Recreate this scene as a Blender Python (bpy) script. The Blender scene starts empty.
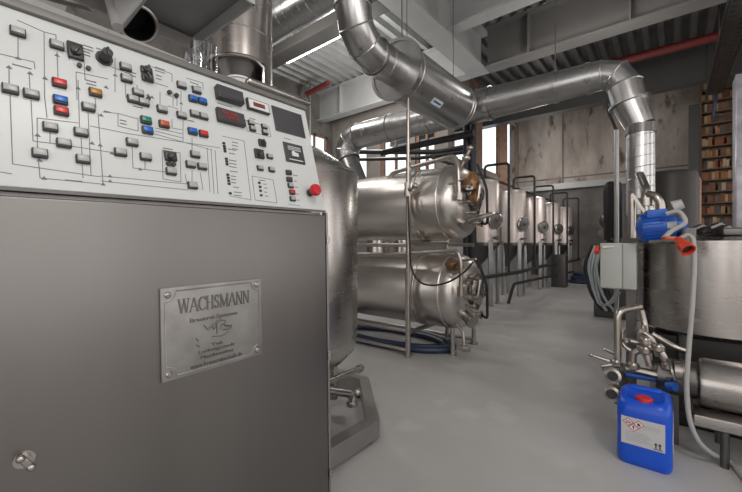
import bpy, bmesh, math, random
from mathutils import Vector, Matrix
random.seed(7)
V = Vector
SC = bpy.context.scene
COL = SC.collection
PI = math.pi

# ------------------------------------------------------------------ camera model (level, 90 degree lens)
F_PX, CX, CY, CAM_H = 365.0, 371.0, 244.0, 1.13
TH = math.radians(39.3)
RV = V((math.cos(TH), math.sin(TH), 0)); FV = V((-math.sin(TH), math.cos(TH), 0)); CAM = V((0, 0, CAM_H))
def ray(u, v): return RV * ((u - CX) / F_PX) + FV + V((0, 0, (CY - v) / F_PX))
def atX(u, v, x): d = ray(u, v); return CAM + d * (x / d.x)
def atY(u, v, y): d = ray(u, v); return CAM + d * (y / d.y)
def atZ(u, v, z): d = ray(u, v); return CAM + d * ((z - CAM_H) / d.z)
def atD(u, v, t): return CAM + ray(u, v) * t
def at_plane(u, v, p, n): d = ray(u, v); return CAM + d * ((p - CAM).dot(n) / d.dot(n))

# ------------------------------------------------------------------ materials
def new_mat(name):
    m = bpy.data.materials.new(name); m.use_nodes = True
    nt = m.node_tree; b = nt.nodes['Principled BSDF']
    return m, nt, b
def plain(name, col, rough=.5, metal=0.0, noise=.0, scale=8.0, bump=0.0, stretch=(1, 1, 1), coat=0.0, rvar=0.0, spec=None):
    m, nt, b = new_mat(name)
    b.inputs['Roughness'].default_value = rough; b.inputs['Metallic'].default_value = metal
    if coat: b.inputs['Coat Weight'].default_value = coat
    if spec is not None: b.inputs['Specular IOR Level'].default_value = spec
    c = (*col, 1)
    b.inputs['Base Color'].default_value = c
    tc = nt.nodes.new('ShaderNodeTexCoord'); mp = nt.nodes.new('ShaderNodeMapping')
    mp.inputs['Scale'].default_value = stretch
    nt.links.new(tc.outputs['Object'], mp.inputs['Vector'])
    nz = nt.nodes.new('ShaderNodeTexNoise'); nz.inputs['Scale'].default_value = scale; nz.inputs['Detail'].default_value = 6
    nt.links.new(mp.outputs['Vector'], nz.inputs['Vector'])
    if noise:
        r = nt.nodes.new('ShaderNodeMapRange'); r.inputs['From Min'].default_value = .3; r.inputs['From Max'].default_value = .7
        r.inputs['To Min'].default_value = 1 - noise; r.inputs['To Max'].default_value = 1 + noise
        nt.links.new(nz.outputs['Fac'], r.inputs['Value'])
        mx = nt.nodes.new('ShaderNodeVectorMath'); mx.operation = 'SCALE'; mx.inputs[0].default_value = col
        nt.links.new(r.outputs['Result'], mx.inputs['Scale']); nt.links.new(mx.outputs['Vector'], b.inputs['Base Color'])
    if rvar:
        r2 = nt.nodes.new('ShaderNodeMapRange'); r2.inputs['From Min'].default_value = .3; r2.inputs['From Max'].default_value = .7
        r2.inputs['To Min'].default_value = rough - rvar; r2.inputs['To Max'].default_value = rough + rvar
        nt.links.new(nz.outputs['Fac'], r2.inputs['Value']); nt.links.new(r2.outputs['Result'], b.inputs['Roughness'])
    if bump:
        bp = nt.nodes.new('ShaderNodeBump'); bp.inputs['Strength'].default_value = bump; bp.inputs['Distance'].default_value = .01
        nt.links.new(nz.outputs['Fac'], bp.inputs['Height']); nt.links.new(bp.outputs['Normal'], b.inputs['Normal'])
    return m
def emit(name, col, s):
    m, nt, b = new_mat(name)
    b.inputs['Base Color'].default_value = (*col, 1)
    b.inputs['Emission Color'].default_value = (*col, 1); b.inputs['Emission Strength'].default_value = s
    return m
MT = {}
MT['cab'] = plain('brushed_cabinet_steel', (.235, .225, .217), .40, 1, .05, 3.0, 0, (1, 2.2, .25), rvar=.04)
MT['cabtrim'] = plain('dull_trim_steel', (.40, .39, .385), .45, 1, .06, 10)
MT['steel'] = plain('stainless_steel', (.48, .455, .435), .27, 1, .03, 3, 0, (1, 1, 4), rvar=.02)
MT['tank'] = plain('satin_tank_steel', (.68, .645, .61), .33, 1, .04, 2, 0, (4, 1, 1), rvar=.03)
MT['pipe'] = plain('pipe_steel', (.47, .435, .40), .30, 1, .06, 9)
MT['dark'] = plain('dark_steel', (.16, .155, .15), .38, 1, .1, 6)
MT['galv'] = plain('galvanised_duct', (.50, .50, .50), .30, 1, .05, 9, 0, (1, 1, 1), rvar=.03)
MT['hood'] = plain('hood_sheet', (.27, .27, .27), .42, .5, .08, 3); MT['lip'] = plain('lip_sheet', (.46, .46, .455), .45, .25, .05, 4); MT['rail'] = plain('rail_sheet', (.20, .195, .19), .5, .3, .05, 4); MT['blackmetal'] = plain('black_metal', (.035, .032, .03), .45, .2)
MT['ferm'] = plain('rosy_satin_steel', (.74, .655, .62), .38, .6, .06, 4, 0, (3, 3, 9))
MT['panel'] = plain('panel_enamel', (.66, .69, .69), .35, 0, .015, 3)
MT['line'] = plain('printed_line', (.16, .17, .19), .6)
MT['bezel'] = plain('button_bezel', (.035, .035, .037), .4)
MT['lens'] = plain('grey_lens', (.42, .43, .43), .3)
MT['red'] = plain('red_lens', (.62, .035, .03), .3)
MT['blue'] = plain('blue_lens', (.01, .14, .55), .3)
MT['green'] = plain('green_lens', (.01, .22, .15), .3)
MT['amber'] = plain('amber_lens', (.42, .20, .03), .3)
MT['orange'] = plain('orange_lens', (.55, .10, .03), .3)
MT['black'] = plain('black_rubber', (.018, .018, .02), .45)
MT['blackpipe'] = plain('black_insulation', (.022, .022, .026), .5)
MT['screen'] = plain('dark_screen', (.07, .07, .075), .25)
MT['digits'] = emit('red_digits', (.35, .03, .02), .12)
MT['plate'] = plain('cast_plate', (.36, .355, .345), .5, .85, .14, 14, .12)
MT['platedk'] = plain('plate_lettering', (.20, .195, .19), .5, .85, .1, 14)
MT['beam'] = plain('grey_beam_paint', (.40, .405, .405), .5, 0, .06, 2)
MT['beamshade'] = plain('shaded_beam_grey', (.20, .195, .188), .5, 0, .06, 2); MT['beamdk'] = plain('dark_beam_paint', (.06, .057, .054), .5, 0, .08, 2)  # mid grey carries the shade on the right hand crossbeam
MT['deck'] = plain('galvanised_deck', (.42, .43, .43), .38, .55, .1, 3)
MT['deckshade'] = plain('shaded_deck', (.085, .08, .078), .45, .2, .1, 3); MT['redpaint'] = plain('red_pipe_paint', (.15, .018, .014), .55)  # dark deck colour holds the dimness of the rear bay
MT['can'] = plain('blue_plastic', (.005, .085, .62), .32, 0, .03, 5, spec=.5)
MT['capred'] = plain('red_cap', (.60, .02, .03), .4)
MT['white'] = plain('white_paper', (.72, .73, .74), .6)
MT['pale'] = plain('pale_wall_paint', (.52, .54, .57), .6, 0, .06, 2); MT['paper'] = plain('label_paper', (.56, .57, .58), .6); MT['paleink'] = plain('pale_ink', (.42, .43, .45), .7)
MT['ink'] = plain('black_ink', (.02, .02, .02), .6)
MT['motor'] = plain('motor_blue', (.015, .10, .46), .38, .1, .05, 6)
MT['box'] = plain('box_enamel', (.44, .455, .43), .4, 0, .03, 4)
MT['plug'] = plain('red_plug', (.62, .05, .02), .4)
MT['cable'] = plain('grey_cable', (.38, .38, .37), .5)
MT['brass'] = plain('copper_brown', (.27, .135, .06), .4, .55, .3, 20)
MT['wood'] = plain('rusty_frame', (.20, .115, .075), .7, 0, .3, 6, .2)
MT['bhose'] = plain('navy_hose', (.02, .035, .075), .45)
MT['chose'] = plain('clear_hose', (.45, .50, .52), .25)
MT['wrap'] = plain('wrapped_sheet', (.42, .43, .46), .3, .2, .2, 6, .5)
MT['shelf'] = plain('shelf_wood', (.17, .11, .07), .6, 0, .2, 8)
MT['tube'] = emit('fluorescent_tube', (1, .97, .92), 9.0)
MT['tubemount'] = plain('lamp_housing', (.7, .7, .7), .4)
for nm, c in {'bk_tan': (.36, .21, .10), 'bk_rust': (.24, .08, .035), 'bk_cream': (.46, .36, .24), 'bk_brown': (.10, .05, .028),
              'bk_orange': (.38, .16, .05), 'bk_grey': (.11, .095, .09)}.items(): MT[nm] = plain(nm, c, .6, 0, .12, 12)

def glass_mat(name, tint, refl=.12):
    m, nt, b = new_mat(name); nt.nodes.remove(b)
    out = nt.nodes['Material Output']; t = nt.nodes.new('ShaderNodeBsdfTransparent'); g = nt.nodes.new('ShaderNodeBsdfGlossy')
    t.inputs['Color'].default_value = (*tint, 1); g.inputs['Roughness'].default_value = .05; g.inputs['Color'].default_value = (.9, .9, .9, 1)
    mx = nt.nodes.new('ShaderNodeMixShader'); fr = nt.nodes.new('ShaderNodeLayerWeight'); fr.inputs['Blend'].default_value = refl
    nt.links.new(fr.outputs['Facing'], mx.inputs['Fac'])
    nt.links.new(t.outputs[0], mx.inputs[1]); nt.links.new(g.outputs[0], mx.inputs[2]); nt.links.new(mx.outputs[0], out.inputs['Surface'])
    return m
MT['glass'] = glass_mat('window_glass', (.86, .90, .93), .03)
MT['clear'] = glass_mat('clear_beaker', (.93, .94, .95), .12)

def wall_mat(name, c1, c2, c3, scale, sc3=(1, 1, 1), rough=.8, bump=.3):
    m, nt, b = new_mat(name); b.inputs['Roughness'].default_value = rough
    tc = nt.nodes.new('ShaderNodeTexCoord'); mp = nt.nodes.new('ShaderNodeMapping'); mp.inputs['Scale'].default_value = sc3
    nt.links.new(tc.outputs['Object'], mp.inputs['Vector'])
    n1 = nt.nodes.new('ShaderNodeTexNoise'); n1.inputs['Scale'].default_value = scale; n1.inputs['Detail'].default_value = 8; n1.inputs['Roughness'].default_value = .62
    n2 = nt.nodes.new('ShaderNodeTexNoise'); n2.inputs['Scale'].default_value = scale * 2.3; n2.inputs['Detail'].default_value = 5
    nt.links.new(mp.outputs[0], n1.inputs['Vector']); nt.links.new(mp.outputs[0], n2.inputs['Vector'])
    cr = nt.nodes.new('ShaderNodeValToRGB'); cr.color_ramp.elements[0].color = (*c1, 1); cr.color_ramp.elements[1].color = (*c2, 1)
    cr.color_ramp.elements[0].position = .35; cr.color_ramp.elements[1].position = .65
    nt.links.new(n1.outputs['Fac'], cr.inputs['Fac'])
    r = nt.nodes.new('ShaderNodeMapRange'); r.inputs['From Min'].default_value = .60; r.inputs['From Max'].default_value = .70
    nt.links.new(n2.outputs['Fac'], r.inputs['Value'])
    mx = nt.nodes.new('ShaderNodeMix'); mx.data_type = 'RGBA'
    nt.links.new(r.outputs['Result'], mx.inputs[0]); nt.links.new(cr.outputs['Color'], mx.inputs[6]); mx.inputs[7].default_value = (*c3, 1)
    nt.links.new(mx.outputs[2], b.inputs['Base Color'])
    bp = nt.nodes.new('ShaderNodeBump'); bp.inputs['Strength'].default_value = bump; bp.inputs['Distance'].default_value = .02
    nt.links.new(n2.outputs['Fac'], bp.inputs['Height']); nt.links.new(bp.outputs['Normal'], b.inputs['Normal'])
    return m
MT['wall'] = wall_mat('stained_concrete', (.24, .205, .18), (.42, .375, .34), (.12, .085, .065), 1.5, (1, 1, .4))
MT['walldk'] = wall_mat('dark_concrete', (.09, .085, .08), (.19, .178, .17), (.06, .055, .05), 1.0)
MT['wallw'] = wall_mat('rendered_wall', (.19, .17, .155), (.25, .225, .205), (.15, .11, .09), .9)
MT['brick'] = wall_mat('warm_brick', (.36, .17, .09), (.52, .30, .17), (.18, .09, .06), 1.6)
MT['floor'] = wall_mat('polished_concrete_floor', (.45, .448, .442), (.505, .503, .498), (.55, .548, .543), 1.3, (1, 1, 1), .45, .04)

# ------------------------------------------------------------------ mesh builder
def basis(axis):
    a = V(axis).normalized(); t = V((0, 0, 1)) if abs(a.z) < .9 else V((1, 0, 0))
    x = t.cross(a).normalized(); return x, a.cross(x).normalized(), a
class MB:
    def __init__(s): s.bm = bmesh.new(); s.mi = 0
    def face(s, vs):
        try:
            f = s.bm.faces.new(vs); f.material_index = s.mi; return f
        except ValueError: return None
    def prism(s, pts, vec):
        a = [s.bm.verts.new(p) for p in pts]; b = [s.bm.verts.new(V(p) + V(vec)) for p in pts]
        n = len(pts); s.face(a[::-1]); s.face(b)
        for i in range(n): s.face([a[i], a[(i + 1) % n], b[(i + 1) % n], b[i]])
        return s
    def obox(s, c, ex, ey, ez, sx, sy, sz, bev=0.0):
        bm = bmesh.new(); bmesh.ops.create_cube(bm, size=1)
        for v in bm.verts: v.co = V((v.co.x * sx, v.co.y * sy, v.co.z * sz))
        if bev: bmesh.ops.bevel(bm, geom=bm.edges[:] + bm.verts[:], offset=bev, segments=3, profile=.5, affect='EDGES')
        ex, ey, ez, c = V(ex), V(ey), V(ez), V(c)
        mp = {}
        for v in bm.verts: mp[v] = s.bm.verts.new(c + ex * v.co.x + ey * v.co.y + ez * v.co.z)
        for f in bm.faces: s.face([mp[v] for v in f.verts])
        bm.free(); return s
    def box(s, x0, x1, y0, y1, z0, z1, bev=0.0):
        return s.obox(((x0 + x1) / 2, (y0 + y1) / 2, (z0 + z1) / 2), (1, 0, 0), (0, 1, 0), (0, 0, 1), abs(x1 - x0), abs(y1 - y0), abs(z1 - z0), bev)
    def bar(s, p, q, w, h, up=(0, 0, 1), bev=0.0):
        p, q = V(p), V(q); d = q - p; L = d.length; d.normalize(); x = d.cross(V(up)).normalized(); z = x.cross(d)
        return s.obox((p + q) / 2, x, d, z, w, L, h, bev)
    def lathe(s, prof, o, axis=(0, 0, 1), seg=32, a0=0.0, a1=2 * PI, caps=True):
        x, y, a = basis(axis); o = V(o); full = abs(a1 - a0 - 2 * PI) < 1e-6
        n = seg if full else seg + 1; rings = []
        for (r, h) in prof:
            if r < 1e-6: rings.append([s.bm.verts.new(o + a * h)])
            else: rings.append([s.bm.verts.new(o + a * h + (x * math.cos(a0 + (a1 - a0) * i / seg) + y * math.sin(a0 + (a1 - a0) * i / seg)) * r) for i in range(n)])
        for k in range(len(rings) - 1):
            A, B = rings[k], rings[k + 1]
            for i in range(seg):
                j = (i + 1) % n
                if len(A) == 1 and len(B) == 1: continue
                if len(A) == 1: s.face([A[0], B[j], B[i]])
                elif len(B) == 1: s.face([A[i], A[j], B[0]])
                else: s.face([A[i], A[j], B[j], B[i]])
        if caps and full:
            if len(rings[0]) > 1: s.face(rings[0][::-1])
            if len(rings[-1]) > 1: s.face(rings[-1])
        return s
    def cyl(s, p, q, r, r2=None, seg=20):
        p, q = V(p), V(q); L = (q - p).length
        return s.lathe([(r, 0), (r if r2 is None else r2, L)], p, q - p, seg)
    def tube(s, pts, r, seg=10, fil=0.0, closed=False, nf=6):
        P = [V(p) for p in pts]
        if fil and len(P) > 2:
            out = [P[0]]
            for i in range(1, len(P) - 1):
                a, b, c = P[i - 1], P[i], P[i + 1]; d1 = (a - b); d2 = (c - b)
                t = min(fil, d1.length * .49, d2.length * .49); d1.normalize(); d2.normalize()
                p0, p2 = b + d1 * t, b + d2 * t
                for k in range(nf + 1):
                    w = k / nf; out.append(p0 * (1 - w) ** 2 + b * 2 * w * (1 - w) + p2 * w * w)
            out.append(P[-1]); P = out
        n = len(P); rings = []; up = None
        for i in range(n):
            if closed: d = P[(i + 1) % n] - P[i - 1]
            else: d = (P[min(i + 1, n - 1)] - P[max(i - 1, 0)])
            if d.length < 1e-9: d = V((0, 0, 1))
            d.normalize()
            if up is None: up = basis(d)[0]
            x = (up - d * up.dot(d)); x = x.normalized() if x.length > 1e-6 else basis(d)[0]; up = x; y = d.cross(x)
            rings.append([s.bm.verts.new(P[i] + (x * math.cos(2 * PI * k / seg) + y * math.sin(2 * PI * k / seg)) * r) for k in range(seg)])
        for i in range(n if closed else n - 1):
            A, B = rings[i], rings[(i + 1) % n]
            for k in range(seg): s.face([A[k], A[(k + 1) % seg], B[(k + 1) % seg], B[k]])
        if not closed: s.face(rings[0][::-1]); s.face(rings[-1])
        return s
    def torus(s, c, axis, R, r, seg=32, rs=8):
        x, y, a = basis(axis); c = V(c)
        return s.tube([c + (x * math.cos(2 * PI * i / seg) + y * math.sin(2 * PI * i / seg)) * R for i in range(seg)], r, rs, closed=True)
    def ball(s, c, r, axis=(0, 0, 1), flat=1.0, seg=16):
        return s.lathe([(r * math.sin(PI * i / 8), -r * flat * math.cos(PI * i / 8)) for i in range(9)], c, axis, seg)
    def build(s, name, mats, parent=None, ang=35):
        me = bpy.data.meshes.new(name)
        off = V((0, 0, 0)); p = parent
        while p is not None: off += p.location; p = p.parent
        if parent is None:                       # put the origin at the base of the thing
            vs = [v.co for v in s.bm.verts]
            off = V(((min(v.x for v in vs) + max(v.x for v in vs)) / 2, (min(v.y for v in vs) + max(v.y for v in vs)) / 2, min(v.z for v in vs)))
        for v in s.bm.verts: v.co -= off
        bmesh.ops.recalc_face_normals(s.bm, faces=s.bm.faces[:])
        s.bm.to_mesh(me); s.bm.free()
        for m in (mats if isinstance(mats, (list, tuple)) else [mats]): me.materials.append(MT[m] if isinstance(m, str) else m)
        me.polygons.foreach_set('use_smooth', [True] * len(me.polygons))
        me.set_sharp_from_angle(angle=math.radians(ang))
        o = bpy.data.objects.new(name, me); COL.objects.link(o)
        if parent is not None: o.parent = parent
        else: o.location = off
        return o
def tag(o, label=None, cat=None, group=None, kind=None):
    if label: o['label'] = label
    if cat: o['category'] = cat
    if group: o['group'] = group
    if kind: o['kind'] = kind
    return o
def thing(name, label, cat, loc, group=None):
    o = bpy.data.objects.new(name, None); COL.objects.link(o); o.location = loc; o.empty_display_size = .1
    return tag(o, label, cat, group)
def struct(o, label=None): return tag(o, label, None, None, 'structure')
def copy_tree(o, loc):
    c = o.copy(); COL.objects.link(c); c.location = loc
    for ch in o.children:
        d = ch.copy(); COL.objects.link(d); d.parent = c
        for g in ch.children:
            e = g.copy(); COL.objects.link(e); e.parent = d
    return c
def text_mesh(mb, body, c, ex, ey, n, h, depth=.001, width=None):
    cu = bpy.data.curves.new('t', 'FONT'); cu.body = body; cu.size = 1; cu.extrude = .5; cu.align_x = 'CENTER'; cu.align_y = 'CENTER'
    ob = bpy.data.objects.new('t', cu); COL.objects.link(ob)
    dg = bpy.context.evaluated_depsgraph_get(); me = bpy.data.meshes.new_from_object(ob.evaluated_get(dg))
    xs = [v.co.x for v in me.vertices]; ys = [v.co.y for v in me.vertices]
    w0 = max(xs) - min(xs); h0 = max(ys) - min(ys); sy = h / h0; sx = sy if width is None else width / w0
    cx_, cy_ = (max(xs) + min(xs)) / 2, (max(ys) + min(ys)) / 2
    vs = [mb.bm.verts.new(V(c) + V(ex) * ((v.co.x - cx_) * sx) + V(ey) * ((v.co.y - cy_) * sy) + V(n) * (v.co.z * depth)) for v in me.vertices]
    for p in me.polygons: mb.face([vs[i] for i in p.vertices])
    bpy.data.objects.remove(ob); bpy.data.curves.remove(cu); bpy.data.meshes.remove(me)
ORD = ['first', 'second', 'third', 'fourth', 'fifth', 'sixth', 'seventh', 'eighth', 'ninth', 'tenth', 'eleventh', 'twelfth', 'thirteenth', 'fourteenth', 'fifteenth', 'sixteenth']

# ------------------------------------------------------------------ setting
XL, XLL, XR, YB, YF, YRET, ZC = -4.4, -8.6, 5.5, -6.0, 14.2, 8.5, 5.9
struct(MB().box(XLL - .2, XR + .2, YB, YF + .2, -.2, 0).build('floor', 'floor'), 'smooth grey concrete floor')
def holed_wall(mb, fixed, axis, a0, a1, z0, z1, holes, th):
    """wall in the plane axis=fixed with rectangular openings (a, b, zlo, zhi)"""
    def bx(p, q, zl, zh):
        if q - p < 1e-4 or zh - zl < 1e-4: return
        if axis == 'x': mb.box(fixed - th, fixed, p, q, zl, zh)
        else: mb.box(p, q, fixed, fixed + th, zl, zh)
    cur = a0
    for (p, q, zl, zh) in sorted(holes):
        bx(cur, p, z0, z1); bx(p, q, z0, zl); bx(p, q, zh, z1); cur = q
    bx(cur, a1, z0, z1)
win_left = [(8.8, 9.75, 3.35, 5.6), (10.65, 12.1, 3.35, 5.6), (12.85, 14.0, 3.35, 5.6)]
mb = MB(); holed_wall(mb, XL, 'x', YRET, YF + .2, 0, ZC, win_left, .10); struct(mb.build('wall_left', 'wallw'), 'brownish rendered wall with tall windows')
win_ret = [(-8.1, -7.1, 2.0, 4.6), (-6.6, -5.6, 2.0, 4.6), (-5.4, -4.75, 2.0, 4.6)]
mb = MB(); holed_wall(mb, YRET, 'y', XLL, XL - .10, 0, ZC, win_ret, .1); struct(mb.build('wall_return', 'wallw'), 'short rendered wall behind the stacked tanks')
mb = MB(); holed_wall(mb, XLL, 'x', YB, YRET, 0, ZC, [(7.2, 8.3, 2.2, 4.6)], .2); struct(mb.build('wall_far_left', 'walldk'), 'rendered wall at the far left')
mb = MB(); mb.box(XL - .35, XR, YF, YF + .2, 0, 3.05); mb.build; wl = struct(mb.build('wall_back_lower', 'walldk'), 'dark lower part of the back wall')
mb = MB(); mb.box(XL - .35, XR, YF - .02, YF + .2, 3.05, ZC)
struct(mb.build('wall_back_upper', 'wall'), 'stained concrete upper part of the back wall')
mb = MB(); holed_wall(mb, XR + .25, 'x', YB, YF + .2, 0, ZC, [(-4.5, -1.2, .9, 4.8), (-.2, 3.0, .9, 4.8), (4.4, 7.6, .9, 4.8), (9.4, 12.4, .9, 4.8)], .25); struct(mb.build('wall_right', 'brick'), 'brick wall with tall openings on the right')
mb = MB(); holed_wall(mb, YB - .25, 'y', XLL, XR + .25, 0, ZC, [(-7.4, -5.0, .9, 4.8), (-4.0, -1.0, .5, 4.8), (-.2, 2.2, .5, 4.8), (3.0, 5.2, .5, 4.8)], .25); struct(mb.build('wall_rear', 'brick'), 'brick wall with tall openings behind the camera')
mb = MB()
for xx in (-2.9, -.9): mb.box(xx - .03, xx + .03, YF - .035, YF - .02, 3.2, ZC)
mb.box(-4.4, 5.5, YF - .03, YF - .02, 3.42, 3.47)
struct(mb.build('trim_1', 'walldk'), 'dark joints in the concrete wall')
struct(MB().box(XL, .45, YF - .16, YF - .02, 3.05, 3.25).build('trim_2', 'beam'), 'grey steel ledge across the back wall')
k = 0
for (p, q, zl, zh) in win_left:
    k += 1; mb = MB(); x = XL - .02
    for a, b in ((p, p + .07), (q - .07, q)): mb.box(x - .06, x + .02, a, b, zl, zh)
    for z in (zl, zh - .08): mb.box(x - .06, x + .02, p, q, z, z + .08)
    w = struct(mb.build('window_%d' % k, 'wood'), 'tall window in a rusty brown frame')
    MB().box(x - .03, x - .02, p + .09, q - .09, zl + .08, zh - .08).build('pane', 'glass', w)
for (p, q, zl, zh) in win_ret:
    k += 1; mb = MB(); y = YRET + .08
    for a, b in ((p, p + .09), (q - .09, q), ((p + q) / 2 - .03, (p + q) / 2 + .03)): mb.box(a, b, y - .02, y + .06, zl, zh)
    for z in (zl, zh - .08): mb.box(p, q, y - .02, y + .06, z, z + .08)
    w = struct(mb.build('window_%d' % k, 'wood'), 'window behind the stacked tanks')
    MB().box(p + .09, q - .09, y + .02, y + .03, zl + .08, zh - .08).build('pane', 'glass', w)
k += 1; mb = MB()
for a, b in ((7.2, 7.27), (8.23, 8.3), (7.72, 7.78)): mb.box(XLL - .08, XLL - .02, a, b, 2.2, 4.6)
for z in (2.2, 4.53): mb.box(XLL - .08, XLL - .02, 7.2, 8.3, z, z + .07)
w = struct(mb.build('window_%d' % k, 'wood'), 'window at the far left corner')
MB().box(XLL - .06, XLL - .05, 7.27, 8.23, 2.27, 4.53).build('pane', 'glass', w)
struct(MB().box(XL, XL + .02, YRET, YF - .17, 0, 1.12).build('trim_9', 'pale'), 'pale painted lower band of the left wall')
# brown timber reveals between the left windows
for i, (a, b) in enumerate(((9.78, 10.62), (12.13, 12.82))):
    struct(MB().box(XL, XL + .012, a - .01, b + .01, 3.0, ZC).build('trim_%d' % (3 + i), 'wood'), 'brown post between the windows')
# corrugated deck
mb = MB(); per = .28; prof = []
x = XLL
while x < XR:
    prof += [(x, ZC), (x + .10, ZC), (x + .14, ZC + .1), (x + .24, ZC + .1)]; x += per
top = [(p[0], p[1] + .02) for p in prof]
def deck(mb, ya, yb):
    A = [mb.bm.verts.new((p[0], ya, p[1])) for p in prof]; B = [mb.bm.verts.new((p[0], yb, p[1])) for p in prof]
    for i in range(len(A) - 1): mb.face([A[i], A[i + 1], B[i + 1], B[i]])
    mb.box(XLL - .2, XR + .2, ya, yb, ZC + .12, ZC + .3)
    return mb
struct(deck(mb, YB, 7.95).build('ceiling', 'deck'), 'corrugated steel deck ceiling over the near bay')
struct(deck(MB(), 7.95, YF + .2).build('ceiling_rear', 'deckshade'), 'corrugated steel deck over the rear bay, its dimness put into the colour')

# ------------------------------------------------------------------ ceiling beams
def ibeam(p, q, w, z0, z1, tw, mat, name='ceiling_beam', stiff=()):
    p, q = V(p), V(q); d = (q - p).normalized(); x = d.cross(V((0, 0, 1)))
    mb = MB(); t = .04
    mb.bar(p + V((0, 0, z0 + t / 2)), q + V((0, 0, z0 + t / 2)), w, t)
    mb.bar(p + V((0, 0, z1 - t / 2)), q + V((0, 0, z1 - t / 2)), w, t)
    mb.bar(p + V((0, 0, (z0 + z1) / 2)), q + V((0, 0, (z0 + z1) / 2)), tw, z1 - z0 - 2 * t)
    for s in stiff:
        c = p + d * s + V((0, 0, (z0 + z1) / 2)); mb.obox(c, x, d, (0, 0, 1), w - .02, .03, z1 - z0 - 2 * t)
    return mb.build(name, mat)
tag(ibeam((XLL, 7.95, 0), (-3.6, 7.95, 0), .3, 5.0, ZC, .03, 'beam', stiff=(1.0, 3.2)), 'pale grey ceiling beam above the stacked tanks, left of the crossing beam', 'beam')
tag(ibeam((-3.14, 7.95, 0), (XR, 7.95, 0), .34, 5.0, ZC, .03, 'beamshade', stiff=(.9, 2.6, 4.5)), 'grey ceiling beam crossing the upper right behind the duct', 'beam')
tag(ibeam((-3.37, -1, 0), (-3.37, 8.1, 0), .44, 5.0, ZC, .03, 'beam'), 'pale wide ceiling beam running away from the camera beside the silencer', 'beam')
tag(ibeam((-3.14, 6.15, 0), (XR, 6.15, 0), .26, 5.05, ZC, .03, 'beam', stiff=(1.4, 3.4)), 'light ceiling beam at the top centre edge, nearest crossbeam', 'beam')
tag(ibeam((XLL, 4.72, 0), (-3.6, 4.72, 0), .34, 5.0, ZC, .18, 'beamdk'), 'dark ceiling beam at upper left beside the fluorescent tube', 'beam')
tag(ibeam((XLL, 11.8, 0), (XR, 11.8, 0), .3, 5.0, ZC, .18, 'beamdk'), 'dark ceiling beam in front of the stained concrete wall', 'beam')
tag(MB().cyl((XL + .02, 10.3, 5.40), (XR, 10.3, 5.40), .09).build('sprinkler_pipe', 'redpaint'), 'red pipe running under the deck behind the beams', 'pipe')
tag(MB().cyl(atY(307, 94, 7.0), atY(328, 83, 7.0), .07).build('sprinkler_pipe', 'redpaint'), 'short red pipe under the deck above the control panel corner', 'pipe')
# conduits beside it
for i, (u, lb) in enumerate(((305, 'thin grey conduit left of the short red pipe'), (310, 'thin grey conduit under the middle of the short red pipe'))):
    p = atY(u, 88, 7.05); tag(MB().tube([V((p.x, p.y, ZC)), p - V((0, 0, 2.2))], .025).build('conduit', 'cabtrim'), lb, 'conduit')

# fluorescent fixtures
def batten(p, q, label):
    p, q = V(p), V(q); t = thing('fluorescent_lamp', label, 'lamp', (p + q) / 2)
    MB().bar(p + V((0, 0, .06)), q + V((0, 0, .06)), .12, .07, bev=.01).build('lamp_housing', 'tubemount', t)
    d = (q - p).normalized()
    MB().cyl(p + d * .03, q - d * .03, .035, seg=14).build('tube', 'tube', t)
pa, pb = atY(286.5, 62.5, 4.95), atY(342, 34, 4.95)
batten(pa, pb, 'lit white fluorescent tube beside the dark beam at upper left')

# ------------------------------------------------------------------ cabinet with control panel
E1 = ray(664, 236).normalized(); E2 = V((-E1.y, E1.x, 0)).normalized(); E3 = E1.cross(-E2) * -1
E3 = (E2.cross(E1)) * -1
if E3.z < 0: E3 = -E3
p0 = atX(325.5, 212.5, -1.0)
def cb(a, b, c): return p0 + E1 * a + E3 * b + E2 * c       # a along the front (0 at right corner), b up from the body top, c inwards
N_FRONT = -E2
HB = p0.z - .03
DEP, LEN = .40, 1.5
root = thing('control_cabinet', 'brushed steel brewery control cabinet with sloping white button panel, at left', 'control cabinet', (cb(-.6, 0, .2).x, cb(-.6, 0, .2).y, 0))
mb = MB()
mb.obox(cb(-LEN / 2, -HB / 2, DEP / 2 + .012), E1, E2, E3, LEN - .012, DEP - .024, HB)
mb.build('body', 'cabtrim', root)
mb = MB(); mb.obox(cb(-LEN / 2 + .001, -HB / 2 - .004, .006), E1, E2, E3, LEN - .006, .016, HB - .012, .004)
door = mb.build('front_door', 'cab', root)
mb = MB()
mb.obox(cb(.007, -HB / 2, .010), E1, E2, E3, .010, .02, HB)
edge = mb.build('door_edge', 'cabtrim', root)
for v in (240, 355, 474):
    q = at_plane(328, v, p0, N_FRONT); b = (q - p0).dot(E3)
    h = MB(); h.cyl(cb(.006, b - .015, -.004), cb(.006, b + .015, -.004), .006, seg=12); h.cyl(cb(.006, b - .004, -.004), cb(.006, b + .004, -.004), .008, seg=12); h.build('hinge', 'steel', edge)
# latch
q = at_plane(24, 459, p0, N_FRONT)
mb = MB(); mb.cyl(q, q - E2 * .004, .017, seg=24); mb.cyl(q, q - E2 * .016, .011, seg=20)
d1 = (E3 * .8 - E1 * .5).normalized()
mb.obox(q - E2 * .020, d1, E2, d1.cross(E2), .036, .008, .012, .003); mb.ball(q - E2 * .022 + d1 * .014, .0075, seg=12); mb.ball(q - E2 * .022 - d1 * .014, .0075, seg=12)
mb.build('latch', 'steel', door)
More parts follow.
